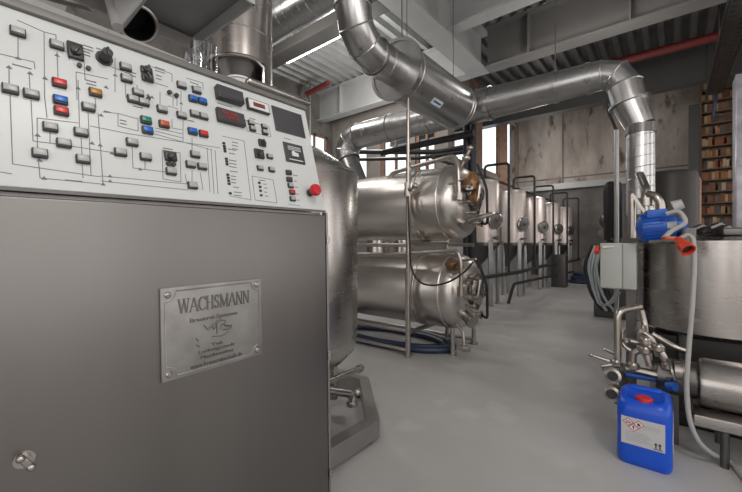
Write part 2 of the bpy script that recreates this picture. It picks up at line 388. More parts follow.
# tilt of the panel from its two right hand corners
lo_, hi_ = 0.0, 1.0
for _ in range(40):
    ph = (lo_ + hi_) / 2; S = E3 * math.cos(ph) + E2 * math.sin(ph); n = E1.cross(S); q = at_plane(303, 110, p0, n)
    if (q - p0).dot(E1) < -.012: lo_ = ph
    else: hi_ = ph
PHI = max(.2, min(.5, (lo_ + hi_) / 2)); S = E3 * math.cos(PHI) + E2 * math.sin(PHI); PN = (E1.cross(S)).normalized()
if PN.x < 0: PN = -PN
P1 = p0 + E3 * .008
def pp(u, v): q = at_plane(u, v, P1 + PN * .0, PN) - P1; return q.dot(E1), q.dot(S)
def pw(a, b, h=0): return P1 + E1 * a + S * b + PN * h
PL = pp(303, 110)[1]
mb = MB(); mb.obox(pw(-LEN / 2 - .002, PL / 2, -.006), E1, S, PN, LEN - .004, PL, .012, .002)
panel = mb.build('control_panel', 'panel', root); panel['label'] = 'sloping white panel printed with a process diagram'
mb = MB(); ct, st = math.cos(PHI) * PL, math.sin(PHI) * PL
def c2(b, c): return cb(-.004, b, c)
mb.prism([c2(.006, .02), c2(ct - .004, st + .014), c2(ct - .004, DEP + .1), c2(.006, DEP)], -E1 * (LEN - .01)); mb.build('panel_housing', 'cabtrim', root)
mb = MB(); mb.obox(cb(-LEN / 2, .004, .004), E1, E2, E3, LEN, .012, .007); mb.build('seam_strip', 'dark', root)
# top rail and steel cover sheet
mb = MB(); mb.obox(pw(-LEN / 2 + .0, PL + .011, -.006), E1, S, PN, LEN, .022, .03, .003); mb.build('top_rail', 'rail', root)
mb = MB(); cvr = (S * .8 + E2 * .7).normalized(); aR = pp(188, 66)[0]; qa, qb = pw(-LEN + .01, PL + .024, -.004), pw(aR, PL + .024, -.004)
mb.prism([qa, qb, qb + cvr * .015, qa + cvr * .14], E1.cross(cvr) * .005); mb.build('cover_sheet', 'lip', root)
mb = MB(); a0, b0 = pp(255, 82); a1 = .018
mb.obox(pw((-.26 + a1) / 2, PL + .030, .008), E1, S, PN, a1 + .26, .022, .03, .008); mb.build('cover_lip', 'steel', root)
# push buttons: bezel and lens in one mesh each
def button(u, v, lens, w=.0255, h=.0200, name='push_button', dome=False):
    a, b = pp(u, v); mb = MB()
    mb.obox(pw(a, b, .004), E1, S, PN, w, h, .009, .0015)
    mb.mi = 1; mb.obox(pw(a, b + .0012, .009), E1, S, PN, w * .84, h * .72, .005, .0015)
    return mb.build(name, ['bezel', lens], panel)
for (u, v) in ((17.5, 33), (56.5, 46), (10, 90), (31, 95), (88, 108), (50, 128), (80.5, 133), (63.5, 144), (39.5, 154), (82.5, 160), (125, 68), (126, 79.5),
               (137.5, 93.5), (132.5, 100), (143, 103), (161.5, 110), (131.5, 143), (120, 153), (145, 157.5), (181, 86), (196, 91), (181, 116), (194, 114.5), (203, 117),
               (194.5, 155), (190, 165), (201.5, 167), (192, 186), (170.5, 172)): button(u, v, 'lens')
for col, L in (('red', ((59, 84), (61, 112), (203, 134.5))), ('orange', ((163.5, 125),)), ('blue', ((60, 101), (147, 131), (192.5, 99.5), (202, 102), (192, 132))), ('green', ((145.5, 121),)), ('amber', ((95, 93.5),))):
    for (u, v) in L:
        o = button(u, v, col); o['label'] = col + ' push button'
for (u, v, l) in ((250.5, 123.5, 'lens'), (252, 129.3, 'lens'), (263.6, 127.2, 'lens'), (264.3, 132.8, 'lens'), (269, 157, 'lens'), (259.5, 168.5, 'lens'), (271, 170, 'lens'), (288, 173, 'screen'), (288.7, 180, 'screen'), (290, 186, 'lens'), (292, 199.2, 'lens')):
    button(u, v, l, .022, .017)
o = button(291.5, 192.6, 'red', .022, .017); o['label'] = 'red push button'
def selector(u, v, w, h, k=.5):
    a, b = pp(u, v); mb = MB(); mb.obox(pw(a, b, .004), E1, S, PN, w, h, .009, .002)
    mb.cyl(pw(a, b - h * .08, .008), pw(a, b - h * .08, .015), w * .34, seg=16); d = (E1 * k + S).normalized()
    mb.mi = 1; mb.obox(pw(a, b - h * .08, .017), d, PN.cross(d), PN, w * .7, w * .2, .009, .002)
    mb.build('selector_switch', ['bezel', 'screen'], panel)
selector(75, 52, .030, .042); selector(146, 71.2, .028, .019, .2); selector(147, 78.6, .028, .022, -.4); selector(170, 157, .030, .026, .9); selector(258.6, 154.3, .034, .032, .6); selector(261.5, 143.4, .026, .024, -.3)
for (u, v) in ((104, 59),):
    a, b = pp(u, v); mb = MB(); mb.cyl(pw(a, b, 0), pw(a, b, .006), .018, seg=24); mb.cyl(pw(a, b, .006), pw(a, b, .032), .0135, .011, 20); mb.obox(pw(a, b, .034), S, E1, PN, .022, .005, .006, .001); mb.build('rotary_knob', 'bezel', panel)
for (u, v, r) in ((79, 66, .005), (88, 69, .005), (169, 93, .006), (176, 96, .006), (168, 164, .006), (173, 165, .006), (148, 99, .005)):
    a, b = pp(u, v); MB().cyl(pw(a, b, 0), pw(a, b, .007), r, seg=12).build('indicator_dot', 'bezel', panel)
# emergency stop
a, b = pp(309.5, 193); mb = MB(); mb.cyl(pw(a, b, 0), pw(a, b, .025), .014, seg=20); mb.mi = 1
mb.lathe([(.014, .022), (.021, .026), (.022, .035), (.019, .043), (0, .046)], pw(a, b, 0), PN, 24); o = mb.build('emergency_stop', ['bezel', 'capred'], panel); o['label'] = 'red mushroom emergency stop'
# displays given by their corners
def quad_dev(cs, name, mats, frame=.006, thick=.010, inner=None):
    P = [pp(*c) for c in cs]; a0 = (P[0][0] + P[3][0]) / 2; a1 = (P[1][0] + P[2][0]) / 2; b1 = (P[0][1] + P[1][1]) / 2; b0 = (P[2][1] + P[3][1]) / 2
    mb = MB(); mb.obox(pw((a0 + a1) / 2, (b0 + b1) / 2, thick / 2), E1, S, PN, a1 - a0, b1 - b0, thick, .002)
    if len(mats) > 1:
        mb.mi = 1; mb.obox(pw((a0 + a1) / 2, (b0 + b1) / 2, thick), E1, S, PN, a1 - a0 - 2 * frame, b1 - b0 - 2 * frame, .002)
    o = mb.build(name, mats, panel); return o, a0, a1, b0, b1
o, *_ = quad_dev([(214, 86.7), (240.4, 96), (240.4, 107), (215, 99.4)], 'recorder_display', ['bezel', 'screen'], .006, .022)
def digits(txt, a, b, h, w, name='digits', z=.0125):
    mb = MB(); text_mesh(mb, txt, pw(a, b, z), E1, S, PN, h, .0006, w); return mb
o, a0, a1, b0, b1 = quad_dev([(215, 108.6), (242.4, 116), (243.4, 129), (216.5, 121)], 'digital_display', ['bezel', 'screen'], .005, .014)
mb = digits('88:88', a0 + (a1 - a0) * .42, b0 + (b1 - b0) * .66, .011, .05, z=.0165); mb2 = o
text_mesh(mb, '188.8', pw(a0 + (a1 - a0) * .48, b0 + (b1 - b0) * .35, .0165), E1, S, PN, .009, .0006, .045)
mb.build('red_digits', 'digits', panel)
o, a0, a1, b0, b1 = quad_dev([(245.4, 98.5), (267.3, 106), (268, 115.7), (246.3, 109.5)], 'digital_display', ['bezel', 'white'], .004, .012)
mb = MB(); ac, bc = (a0 + a1) / 2, (b0 + b1) / 2; mb.obox(pw(ac, bc, .0135), E1, S, PN, (a1 - a0) * .52, (b1 - b0) * .36, .002)
mb.mi = 1; text_mesh(mb, '88.88', pw(ac, bc, .015), E1, S, PN, (b1 - b0) * .26, .0006, (a1 - a0) * .45); mb.build('red_digits', ['screen', 'digits'], panel)
quad_dev([(271.5, 106), (301, 114.8), (305, 138.5), (275, 130.5)], 'blank_screen', ['screen'], .004, .004)
o, a0, a1, b0, b1 = quad_dev([(282.5, 141), (302, 147), (305, 165.6), (285.5, 161)], 'maker_badge', ['screen'], .0025, .004)
mb = MB(); ac, bc = (a0 + a1) / 2, (b0 + b1) / 2
for k in range(3): mb.obox(pw(ac, bc + .022 - k * .006, .0062), E1, S, PN, (a1 - a0) * .66, .0022, .0015)
mb.obox(pw(ac, bc - .028, .0062), E1, S, PN, (a1 - a0) * .7, .003, .0015)
mb.obox(pw(ac, bc - .006, .0062), E1, S, PN, (a1 - a0) * .34, .014, .0015); mb.cyl(pw(ac - .006, bc - .002, .0055), pw(ac - .006, bc - .002, .0068), .009, seg=16)
mb.build('badge_print', 'white', panel)
# LEDs
mb = MB()
for (u, v) in ((223.5, 143.5), (224, 146.5), (224.4, 149), (224.8, 151.5), (226, 159), (226.4, 161.7), (226.8, 164.5), (227.5, 175), (228, 178), (228.4, 181), (228.8, 184), (230, 193.5), (259, 183), (259.8, 187), (260.3, 191), (261, 195.5)):
    a, b = pp(u, v); mb.obox(pw(a, b, .002), E1, S, PN, .0075, .006, .004)
o = mb.build('indicator_strip', 'bezel', panel); o['kind'] = 'stuff'
# printed process diagram
mb = MB()
def ln(*pts, w=.0013):
    for (p, q) in zip(pts, pts[1:]):
        A, B = V(pp(*p)), V(pp(*q)); d = B - A
        if d.length < 1e-5: continue
        pa_, pb_ = pw(A.x, A.y, .0004), pw(B.x, B.y, .0004); mb.bar(pa_, pb_, w, .0008, up=PN)
def arrow(u, v, s=.005):
    a, b = pp(u, v); mb.prism([pw(a - s, b - s * .7, 0), pw(a + s, b - s * .7, 0), pw(a, b + s * .8, 0)], PN * .001)
def dash(u, v, w, n=1, g=3.2, h=.0022):
    for k in range(n):
        a, b = pp(u, v + k * g); mb.obox(pw(a + w / 2, b, .0005), E1, S, PN, w, h, .001)
L = [((17, 20), (44, 32), (44.5, 96), (47, 118)), ((18, 38), (18, 59)), ((0, 54), (34, 62), (35, 69)), ((9, 67), (9, 86)), ((29, 72), (30, 90)), ((10, 95), (12.5, 164), (101, 177)),
     ((44, 32), (56, 35), (56, 41)), ((57, 52), (58, 78)), ((69, 42), (69, 60)), ((62, 50), (69, 53)), ((84, 60), (85, 80), (96, 82)), ((76, 72), (108, 79)), ((76, 72), (77, 100)),
     ((31, 100), (33, 141), (64, 145)), ((37, 118), (37.5, 150), (40, 178), (101, 184)), ((37, 118), (78, 123)), ((78, 80), (79.5, 128)), ((88, 112), (91, 176)), ((98, 113), (103, 184)),
     ((50, 132), (50, 143)), ((81, 138), (82, 155)), ((82, 164), (83, 178)), ((90, 126), (130, 134), (220, 148)), ((103, 112), (118, 113.5), (118, 126), (138, 131), (138, 119), (118, 113.5)),
     ((64, 145), (115, 153)), ((132, 147), (133, 168), (166, 172)), ((101, 176), (188, 184)), ((101, 181), (188, 190)), ((108, 30), (108, 41), (150, 56)), ((115, 58), (115, 92)), ((137, 85), (137, 90)),
     ((150, 66), (172, 74), (172, 82)), ((152, 82), (168, 87)), ((160, 92), (160, 106)), ((165, 94), (177, 99), (177, 106)), ((173, 92), (173, 106)), ((168, 106), (178, 109)), ((181, 91), (181, 112)), ((186, 78), (203, 83), (203, 90)),
     ((155, 128), (183, 134)), ((155, 131), (183, 138)), ((155, 134), (183, 142)), ((172, 119), (172, 128), (183, 130)), ((183, 118), (183, 142), (212, 150)), ((207, 148), (210, 192)), ((211, 149), (214, 194)), ((215, 150), (218, 194)), ((192, 138), (192, 150)),
     ((162, 150), (180, 153), (181, 182), (163, 179), (162, 150)), ((170, 161), (170, 168)), ((185, 174), (187, 184)), ((200, 172), (203, 190)), ((192, 170), (192, 182)), ((145, 161), (145, 169)), ((125, 84), (126, 98)), ((104, 64), (132, 75)), ((95, 98), (96, 108)),
     ((222, 136), (244, 141), (251, 200), (230, 196)), ((245, 120), (269, 127), (271, 137), (247, 131), (245, 120)), ((252, 176), (273, 180), (277, 203), (255, 200), (252, 176)), ((288, 204), (300, 206)), ((0, 172), (12, 174))]
for l in L: ln(*l)
for (u, v) in ((18, 58), (9, 67), (30, 73), (45, 78), (57, 55), (37.5, 135), (39.5, 160), (44, 178), (103, 184), (100, 145), (92, 143), (112, 153), (110, 176), (110, 181), (140, 169), (152, 97), (101, 115), (78, 88), (148, 95), (181, 103), (106, 87), (115, 75)): arrow(u, v)
for (u, v, w, n) in ((12, 64, .03, 1), (83, 45, .02, 2), (83, 51, .014, 2), (96, 48, .02, 1), (86, 80, .02, 2), (104, 111, .014, 1), (120, 120, .014, 2), (130, 72, .014, 2), (155, 67, .025, 2), (156, 75, .014, 2), (65, 180, .03, 1), (163, 148, .024, 2), (190, 82, .025, 1), (190, 86, .018, 1), (133, 106, .022, 1), (187, 120, .02, 1), (232, 142, .020, 3), (228, 149, .026, 1), (229, 153, .02, 1), (229, 160, .024, 3), (230, 171, .024, 1), (231, 176, .016, 3), (233, 187, .02, 1), (234, 192, .025, 2), (249, 118, .024, 1), (259, 180, .022, 1), (263, 184, .012, 1), (264, 188, .012, 1), (264, 192, .012, 1), (265, 196, .012, 1), (293, 175, .02, 1), (294, 181, .012, 1), (295, 187, .012, 1), (296, 194, .012, 1), (297, 200, .012, 1), (284, 138, .03, 1), (217, 103, .05, 1), (196, 86, .015, 1)): dash(u, v, w, n)
o = mb.build('process_diagram', 'line', panel); o['label'] = 'thin dark printed process lines and captions'; o['kind'] = 'stuff'
# nameplate
NP = [at_plane(u, v, p0, N_FRONT) for (u, v) in ((158, 289), (259.5, 277.5), (260.5, 354), (161, 382))]
aa = [((q - p0).dot(E1), (q - p0).dot(E3)) for q in NP]
a0, a1 = (aa[0][0] + aa[3][0]) / 2, (aa[1][0] + aa[2][0]) / 2; b1, b0 = (aa[0][1] + aa[1][1]) / 2, (aa[2][1] + aa[3][1]) / 2
NW, NH, na, nb = a1 - a0, b1 - b0, (a0 + a1) / 2, (b0 + b1) / 2
def npp(x, y, h=0): return cb(na + x, nb + y, -.002 - h)     # x, y from the plate centre, h out of the door
mb = MB(); mb.obox(npp(0, 0, .0035), E1, E3, -E2, NW, NH, .007, .002)
plate = mb.build('nameplate', 'plate', root); plate['label'] = 'cast grey metal nameplate with raised lettering'
mb = MB(); hw, hh, cr = NW / 2 - .010, NH / 2 - .010, .026; pts = []
for (sx, sy, s0) in ((1, 1, -PI / 2), (-1, 1, 0), (-1, -1, PI / 2), (1, -1, PI)):
    for k in range(7):
        t = k / 6 * PI / 2
        if (sx, sy) == (1, 1): pts.append((hw - cr * math.cos(t), hh - cr * math.sin(t)) if False else (hw - cr * math.sin(t), hh - cr * math.cos(t)))
        elif (sx, sy) == (-1, 1): pts.append((-hw + cr * math.cos(t), hh - cr * math.sin(t)))
        elif (sx, sy) == (-1, -1): pts.append((-hw + cr * math.sin(t), -hh + cr * math.cos(t)))
        else: pts.append((hw - cr * math.cos(t), -hh + cr * math.sin(t)))
# order each corner so the outline runs counter-clockwise with concave corners
o4 = [pts[0:7][::-1], pts[7:14][::-1], pts[14:21][::-1], pts[21:28][::-1]]
ring = []
for (cx_, cy_, t0) in ((hw, hh, 1.5), (-hw, hh, 2.0), (-hw, -hh, 2.5), (hw, -hh, 3.0)):
    for k in range(7):
        t = (t0 * PI) - k / 6 * PI / 2 if False else 0
tmp = []
def arc(cx_, cy_, ta, tb): return [(cx_ + cr * math.cos(ta + (tb - ta) * k / 6), cy_ + cr * math.sin(ta + (tb - ta) * k / 6)) for k in range(7)]
ring = arc(hw, hh, 1.5 * PI, PI) + arc(-hw, hh, 2 * PI, 1.5 * PI) + arc(-hw, -hh, .5 * PI, 0) + arc(hw, -hh, PI, .5 * PI)
mb.tube([npp(x, y, .007) for x, y in ring], .0022, 6, closed=True); mb.build('raised_border', 'plate', plate)
for sx in (-1, 1):
    for sy in (-1, 1):
        c = npp(sx * (NW / 2 - .017), sy * (NH / 2 - .018), .007); mb = MB(); mb.lathe([(.0085, 0), (.0085, .003), (.006, .006), (0, .007)], c, -E2, 16); mb.build('rivet', 'steel', plate)
# serif capitals from strokes: (x0,y0,x1,y1,thick)
GL = {'W': ([(0, 1, .25, 0, 1), (.25, 0, .5, .9, 0), (.5, 1, .75, 0, 1), (.75, 0, 1, 1, 0)], 1.05, [(0, 1), (.5, 1), (1, 1)]),
      'A': ([(0, 0, .4, 1, 0), (.4, 1, .8, 0, 1), (.17, .36, .64, .36, 0)], .82, [(0, 0), (.8, 0)]),
      'C': ([(.72, .8, .55, .97, 0), (.55, .97, .3, .97, 0), (.3, .97, .07, .7, 1), (.07, .7, .07, .3, 1), (.07, .3, .3, .03, 1), (.3, .03, .55, .03, 0), (.55, .03, .73, .2, 0), (.72, .98, .72, .72, 0)], .76, []),
      'H': ([(.12, 0, .12, 1, 1), (.68, 0, .68, 1, 1), (.12, .5, .68, .5, 0)], .8, [(.12, 0), (.12, 1), (.68, 0), (.68, 1)]),
      'S': ([(.5, .8, .38, .97, 0), (.38, .97, .2, .97, 0), (.2, .97, .07, .78, 1), (.07, .78, .15, .6, 1), (.15, .6, .45, .42, 1), (.45, .42, .53, .22, 1), (.53, .22, .4, .03, 1), (.4, .03, .2, .03, 0), (.2, .03, .06, .2, 0), (.5, .98, .5, .74, 0), (.06, .02, .06, .26, 0)], .6, []),
      'M': ([(.1, 0, .1, 1, 0), (.1, 1, .48, .05, 1), (.48, .05, .86, 1, 0), (.86, 0, .86, 1, 1)], .96, [(.1, 0), (.1, 1), (.86, 0), (.86, 1)]),
      'N': ([(.1, 0, .1, 1, 0), (.1, 1, .7, 0, 1), (.7, 0, .7, 1, 0)], .8, [(.1, 0), (.1, 1), (.7, 1)])}
mb = MB(); word = 'WACHSMANN'; tot = sum(GL[c][1] for c in word) + .08 * 8; hgt = NH * .155; sc = NW * .70 / tot; x = -NW * .35; yb = NH * .205
for ch in word:
    st_, w_, sf = GL[ch]
    for (xa, ya, xb, yb_, th) in st_:
        A = npp(x + xa * sc, yb + ya * hgt, .0075); B = npp(x + xb * sc, yb + yb_ * hgt, .0075); mb.bar(A, B, .0046 if th else .0024, .003, up=-E2)
    for (xs_, ys_) in sf: mb.bar(npp(x + (xs_ - .13) * sc, yb + ys_ * hgt, .0075), npp(x + (xs_ + .13) * sc, yb + ys_ * hgt, .0075), .002, .003, up=-E2)
    x += (w_ + .08) * sc
o = mb.build('raised_lettering', 'platedk', plate); o['kind'] = 'stuff'
for (t, x_, y_, h_, w_) in (('Brauerei-Systeme', -.02 * NW, NH * .10, NH * .062, NW * .47), ('Tel.', 0, -.215 * NH, NH * .035, NW * .12), ('Ludwigsstadt', .0 * NW, -.275 * NH, NH * .05, NW * .36), ('Maschinenbau', .0, -.335 * NH, NH * .04, NW * .32), ('www.brauereitechnik.de', .0, -.415 * NH, NH * .05, NW * .52)):
    mb = MB(); text_mesh(mb, t, npp(x_, y_, .0078), E1, E3, -E2, h_, .003, w_); o = mb.build('raised_lettering', 'platedk', plate); o['kind'] = 'stuff'
mb = MB()
def curve(*p): mb.tube([npp(a * NW, b * NH, .0072) for a, b in p], .0018, 6, fil=.01, nf=4)
curve((-.13, .03), (-.08, -.05), (-.05, .02), (-.03, -.06), (.0, .05)); curve((-.05, .0), (.03, .05), (.10, .03), (.06, -.01), (.12, -.03)); curve((0, .06), (.0, -.1)); curve((.03, -.06), (.05, .02), (.10, -.05), (.16, -.03), (.13, -.08), (.06, -.07)); curve((-.10, -.02), (-.02, .04), (.05, .06))
curve((-.2, -.11), (-.18, -.14)); curve((-.2, -.18), (-.17, -.21)); curve((-.05, -.12), (.05, -.14), (.12, -.10)); mb.build('raised_emblem', 'platedk', plate)

# ------------------------------------------------------------------ things on top of the cabinet
def seat(u, v, t): return atD(u, v, t)
def cupt(u, v, label, r, h, dep):
    base = atD(u, v, dep); mb = MB()
    mb.lathe([(r * .85, 0), (r, h), (r * 1.05, h), (r * .97, h - .002), (r * .82, .004), (0, .004)], base, (0, 0, 1), 24); mb.lathe([(r * .86, 0), (0, 0)], base, (0, 0, 1), 24, caps=False)
    mb.torus(base + V((0, 0, h)), (0, 0, 1), r * 1.02, .003, 28, 6); mb.torus(base + V((0, 0, h * .55)), (0, 0, 1), r * .95, .0018, 28, 6)
    return tag(mb.build('beaker', 'clear'), label, 'beaker', 'clear beakers on the cabinet')
cupt(204, 73, 'clear plastic beaker on cabinet top, right and nearer of two', .05, .095, 1.33)
cupt(192, 74, 'clear plastic beaker on cabinet top, left one half hidden', .034, .07, 1.42)
c = atD(239, 86.5, 1.34); tag(MB().lathe([(.036, 0), (.04, .016), (.044, .018), (.044, .024), (.02, .028), (0, .028)], c, (0, 0, 1), 28).build('lid', 'white'), 'white round lid lying on the cabinet top under the hopper', 'lid')

# ------------------------------------------------------------------ hopper behind the cabinet
hc = V((-2.36, 1.41, 0)); R_ = .225
root = thing('malt_hopper', 'tall stainless cylinder with cut away dark cone behind the control cabinet', 'hopper', (hc.x, hc.y, 2.2))
MB().lathe([(R_, 2.355), (R_, 4.6), (R_ * .96, 4.6), (R_ * .96, 2.355)], hc, (0, 0, 1), 40, caps=False).build('shell', 'steel', root)
x_, y_, _ = basis((0, 0, 1)); fr = (CAM - hc); fr.z = 0; fr.normalize(); angc = math.atan2(fr.dot(y_), fr.dot(x_))
# camera right as angle
rt = math.atan2(RV.dot(y_), RV.dot(x_)); s_ = 1 if math.sin(rt - angc) > 0 else -1
a0, a1 = angc + s_ * .75, angc + s_ * 3.3
MB().lathe([(R_, 2.15), (R_, 2.36), (R_ * .96, 2.36), (R_ * .96, 2.15), (R_, 2.15)], hc, (0, 0, 1), 28, min(a0, a1), max(a0, a1)).build('skirt', 'steel', root)
MB().lathe([(R_ * .94, 2.40), (.09, 2.17), (.09, 2.0), (0, 2.0)], hc, (0, 0, 1), 32, caps=False).build('cone', 'dark', root)
mb = MB(); arcp = [hc + (x_ * math.cos(angc + s_ * t) + y_ * math.sin(angc + s_ * t)) * R_ + V((0, 0, 2.36)) for t in [-2.6 + .16 * i for i in range(20)]]
e = hc + (x_ * math.cos(a0) + y_ * math.sin(a0)) * R_; arcp += [e + V((0, 0, 2.33)), e + V((0, 0, 2.25)), e + V((0, 0, 2.16))]
mb.tube(arcp, .014, 8); mb.build('rim', 'steel', root)
MB().torus(hc + V((0, 0, 2.56)), (0, 0, 1), R_, .004).build('weld_band', 'steel', root)
MB().cyl((hc.x, hc.y, 4.6), (hc.x, hc.y, ZC), .12).build('flue', 'galv', root)

# ------------------------------------------------------------------ extract hood above the cabinet
zh = 2.32; hA = atZ(193, 50, zh); hx0, hy1 = hA.x, hA.y; hx1 = atZ(252, 3, zh).x
root = thing('extract_hood', 'dark sheet metal extract hood overhead at upper left above the cabinet', 'hood', ((hx0 + hx1) / 2, hy1 - .5, zh))
hy0 = -.6; lip = .07; t = .012
mb = MB()
for (xa, xb, ya, yb_) in ((hx0, hx1, hy1 - t, hy1), (hx0, hx1, hy0, hy0 + t), (hx0, hx0 + t, hy0, hy1), (hx1 - t, hx1, hy0, hy1)): mb.box(xa, xb, ya, yb_, zh, zh + lip)
mb.build('rim_lip', 'lip', root)
cx_, cy_ = (hx0 + hx1) / 2, (hy0 + hy1) / 2
mb = MB(); b4 = [(hx0, hy0), (hx1, hy0), (hx1, hy1), (hx0, hy1)]; t4 = [(cx_ - .18, cy_ - .18), (cx_ + .18, cy_ - .18), (cx_ + .18, cy_ + .18), (cx_ - .18, cy_ + .18)]
lo = [mb.bm.verts.new((x, y, zh + lip)) for x, y in b4]; up = [mb.bm.verts.new((x, y, zh + .13)) for x, y in t4]
lo2 = [mb.bm.verts.new((x, y, zh + lip + .012)) for x, y in b4]; up2 = [mb.bm.verts.new((x, y, zh + .142)) for x, y in t4]
for i in range(4): j = (i + 1) % 4; mb.face([lo[i], lo[j], up[j], up[i]]); mb.face([lo2[i], lo2[j], up2[j], up2[i]])
mb.build('canopy', 'hood', root)
MB().box(cx_ - .18, cx_ + .18, cy_ - .18, cy_ + .18, zh + .13, ZC).build('flue', 'galv', root)
# round chute end and spout
c = atD(138, 24, 1.75)
root = thing('round_chute', 'round chute with dark open end above the cabinet rear edge', 'chute', c - V((0, 0, .1)))
ax = (CAM - c).normalized() * .75 + V((0, 0, -.45)) + RV * .35; ax.normalize()
MB().lathe([(.085, -.16), (.085, 0), (.078, 0), (.078, -.155), (0, -.155)], c, ax, 36, caps=False).build('collar', ['black'], root)
MB().torus(c, ax, .082, .009, 36, 8).build('rim', 'galv', root)
MB().lathe([(.086, -.03), (.092, -.03), (.092, .04), (.086, .04), (.086, -.03)], c, ax, 36, PI * .9, PI * 1.6).build('lip', 'steel', root)
q = c - ax * .16; MB().tube([q, q - ax * .12, q - ax * .12 + V((0, 0, 3.6))], .06, 16, .12).build('duct', 'dark', root)
g = atD(118, 28, 1.62); g2 = atD(108, -12, 1.75); ch = thing('sheet_spout', 'shiny folded sheet metal spout pointing down at the cabinet top', 'spout', g)
MB().cyl(g, g2 + (g2 - g) * .6, .022, .032, 20).build('tube', 'lip', ch)
mb = MB(); mb.prism([g, atD(144, -4, 1.62), atD(112, -14, 1.7), atD(115, 0, 1.69)], V((0, 0, .006))); mb.prism([g, atD(146, -6, 1.6), atD(150, -6, 1.66), atD(124, 27, 1.66)], V((0, .006, 0)))
mb.build('chute_sheet', 'lip', ch)
# bracketry at the top left
mb = MB(); 
for (u0, v0, u1, v1) in ((0, -8, 70, 12), (20, -12, 90, 6)): mb.bar(atD(u0, v0, 1.9), atD(u1, v1, 1.9), .05, .03)
mb.bar(atD(60, -20, 1.9), atD(60, 10, 1.9), .03, .03); mb.bar(atD(46, -20, 1.9), atD(46, 6, 1.9), .02, .03)
tag(mb.build('bracket', 'cabtrim'), 'grey metal bracket at the top left corner above the panel', 'bracket')

# ------------------------------------------------------------------ big vat behind the cabinet on its octagonal skid
vc = V((-1.945, 1.45, 0)); rv = .5
root = thing('brew_vat', 'large round stainless vat on a low skid, just right of the control cabinet', 'vat', (vc.x, vc.y, 0))
MB().lathe([(0, .36), (.30, .37), (.42, .40), (.48, .46), (rv, .55), (rv, 1.56), (.49, 1.585), (.30, 1.71), (.12, 1.80), (.12, 1.90), (0, 1.90)], vc, (0, 0, 1), 64).build('shell', 'steel', root)
MB().torus(vc + V((0, 0, 1.565)), (0, 0, 1), rv - .002, .006, 64).build('top_seam', 'steel', root)
for k in range(4):
    a = PI / 4 + k * PI / 2; MB().cyl((vc.x + .34 * math.cos(a), vc.y + .34 * math.sin(a), .12), (vc.x + .34 * math.cos(a), vc.y + .34 * math.sin(a), .46), .03).build('leg', 'steel', root)
oc = [(-1.31, 1.62), (-1.75, 2.06), (-2.2, 2.06), (-2.55, 1.7), (-2.55, 1.2), (-2.2, .98), (-1.31, .985)]
def offs(poly, d):
    out = []; n = len(poly)
    for i in range(n):
        p0_, p1_, p2_ = V(poly[i - 1]), V(poly[i]), V(poly[(i + 1) % n]); d1, d2 = (p1_ - p0_).normalized(), (p2_ - p1_).normalized()
        n1, n2 = V((-d1.y, d1.x)), V((-d2.y, d2.x)); m = (n1 + n2).normalized(); out.append(p1_ + m * (d / max(.3, m.dot(n1))))
    return out
oA, oB = offs(oc, .035), offs(oc, -.035)
for i in range(len(oc)):
    j = (i + 1) % len(oc); MB().prism([(*oA[i], .035), (*oB[i], .035), (*oB[j], .035), (*oA[j], .035)], (0, 0, .10)).build('skid_rail', 'cabtrim', root)
for p in oc: MB().cyl((p[0] - .03, p[1] - .02, 0), (p[0] - .03, p[1] - .02, .04), .03, seg=16).build('foot', 'black', root)
MB().bar((-1.36, 1.3, .11), (-2.5, 1.3, .11), .06, .05).build('cross_rail', 'steel', root)
p1 = atD(361, 368, 2.35); p2 = atD(322, 384, 2.0); mb = MB(); mb.cyl(p2, p1, .018); mb.cyl(p1 - (p1 - p2).normalized() * .03, p1, .026); mb.build('outlet_pipe', 'steel', root)
p1 = atD(352, 394, 2.18); p2 = atD(322, 386, 2.0); mb = MB(); mb.tube([p2 + V((0, 0, -.02)), p1, p1 + V((0, 0, -.05))], .024, 14, .03); mb.build('drain_pipe', 'steel', root)
mb = MB(); c = p1 + V((0, 0, -.055)); mb.cyl(c + V((0, 0, -.012)), c + V((0, 0, .008)), .036); mb.ball(p1 + V((.02, .02, .01)), .026); mb.build('valve', 'pipe', root)

# ------------------------------------------------------------------ stacked horizontal tanks
TY = 3.52
def htank(zc, r, x1, label, upper):
    root = thing('lagering_tank', label, 'tank', (-2.6, TY, zc - r), 'stacked horizontal tanks')
    xl, xc = -3.75, x1 - .20
    prof = [(0, -.22), (r * .45, -.19), (r * .8, -.11), (r * .96, -.03), (r, 0), (r, xc - xl), (r * .985, xc - xl + .05), (r * .9, xc - xl + .115), (r * .7, xc - xl + .165), (r * .4, xc - xl + .195), (0, xc - xl + .205)]
    MB().lathe(prof, (xl, TY, zc), (1, 0, 0), 64).build('shell', 'tank', root)
    for x in (xc - .02, xc - .36): MB().torus((x, TY, zc), (1, 0, 0), r + .002, .008, 64, 6).build('weld_band', 'tank', root)
    MB().torus((xc - .31, TY, zc), (1, 0, 0), r + .002, .004, 64, 6).build('weld_band', 'tank', root)
    xe = x1 - .02
    man = MB(); man.lathe([(.15, 0), (.165, .05), (.165, .07), (.13, .085), (0, .095)], (xe - .03, TY + .02, zc + (.07 if upper else .02)), (1, 0, 0), 32); man = man.build('manway', 'steel', root)
    mm = (xe + .03, TY + .02, zc + (.07 if upper else .02))
    MB().torus(mm, (1, 0, 0), .16, .016, 32, 8).build('clamp_ring', 'dark', man)
    mb = MB(); cz = V(mm) + V((.07, 0, 0)); mb.torus(cz, (1, 0, 0), .055, .008, 24, 6)
    for a in (0, PI / 3, 2 * PI / 3): d = V((0, math.cos(a), math.sin(a))) * .055; mb.cyl(cz - d, cz + d, .005, seg=8)
    mb.cyl(V(mm), cz, .012, seg=10); mb.build('hand_wheel', 'dark', man)
    return root, xe
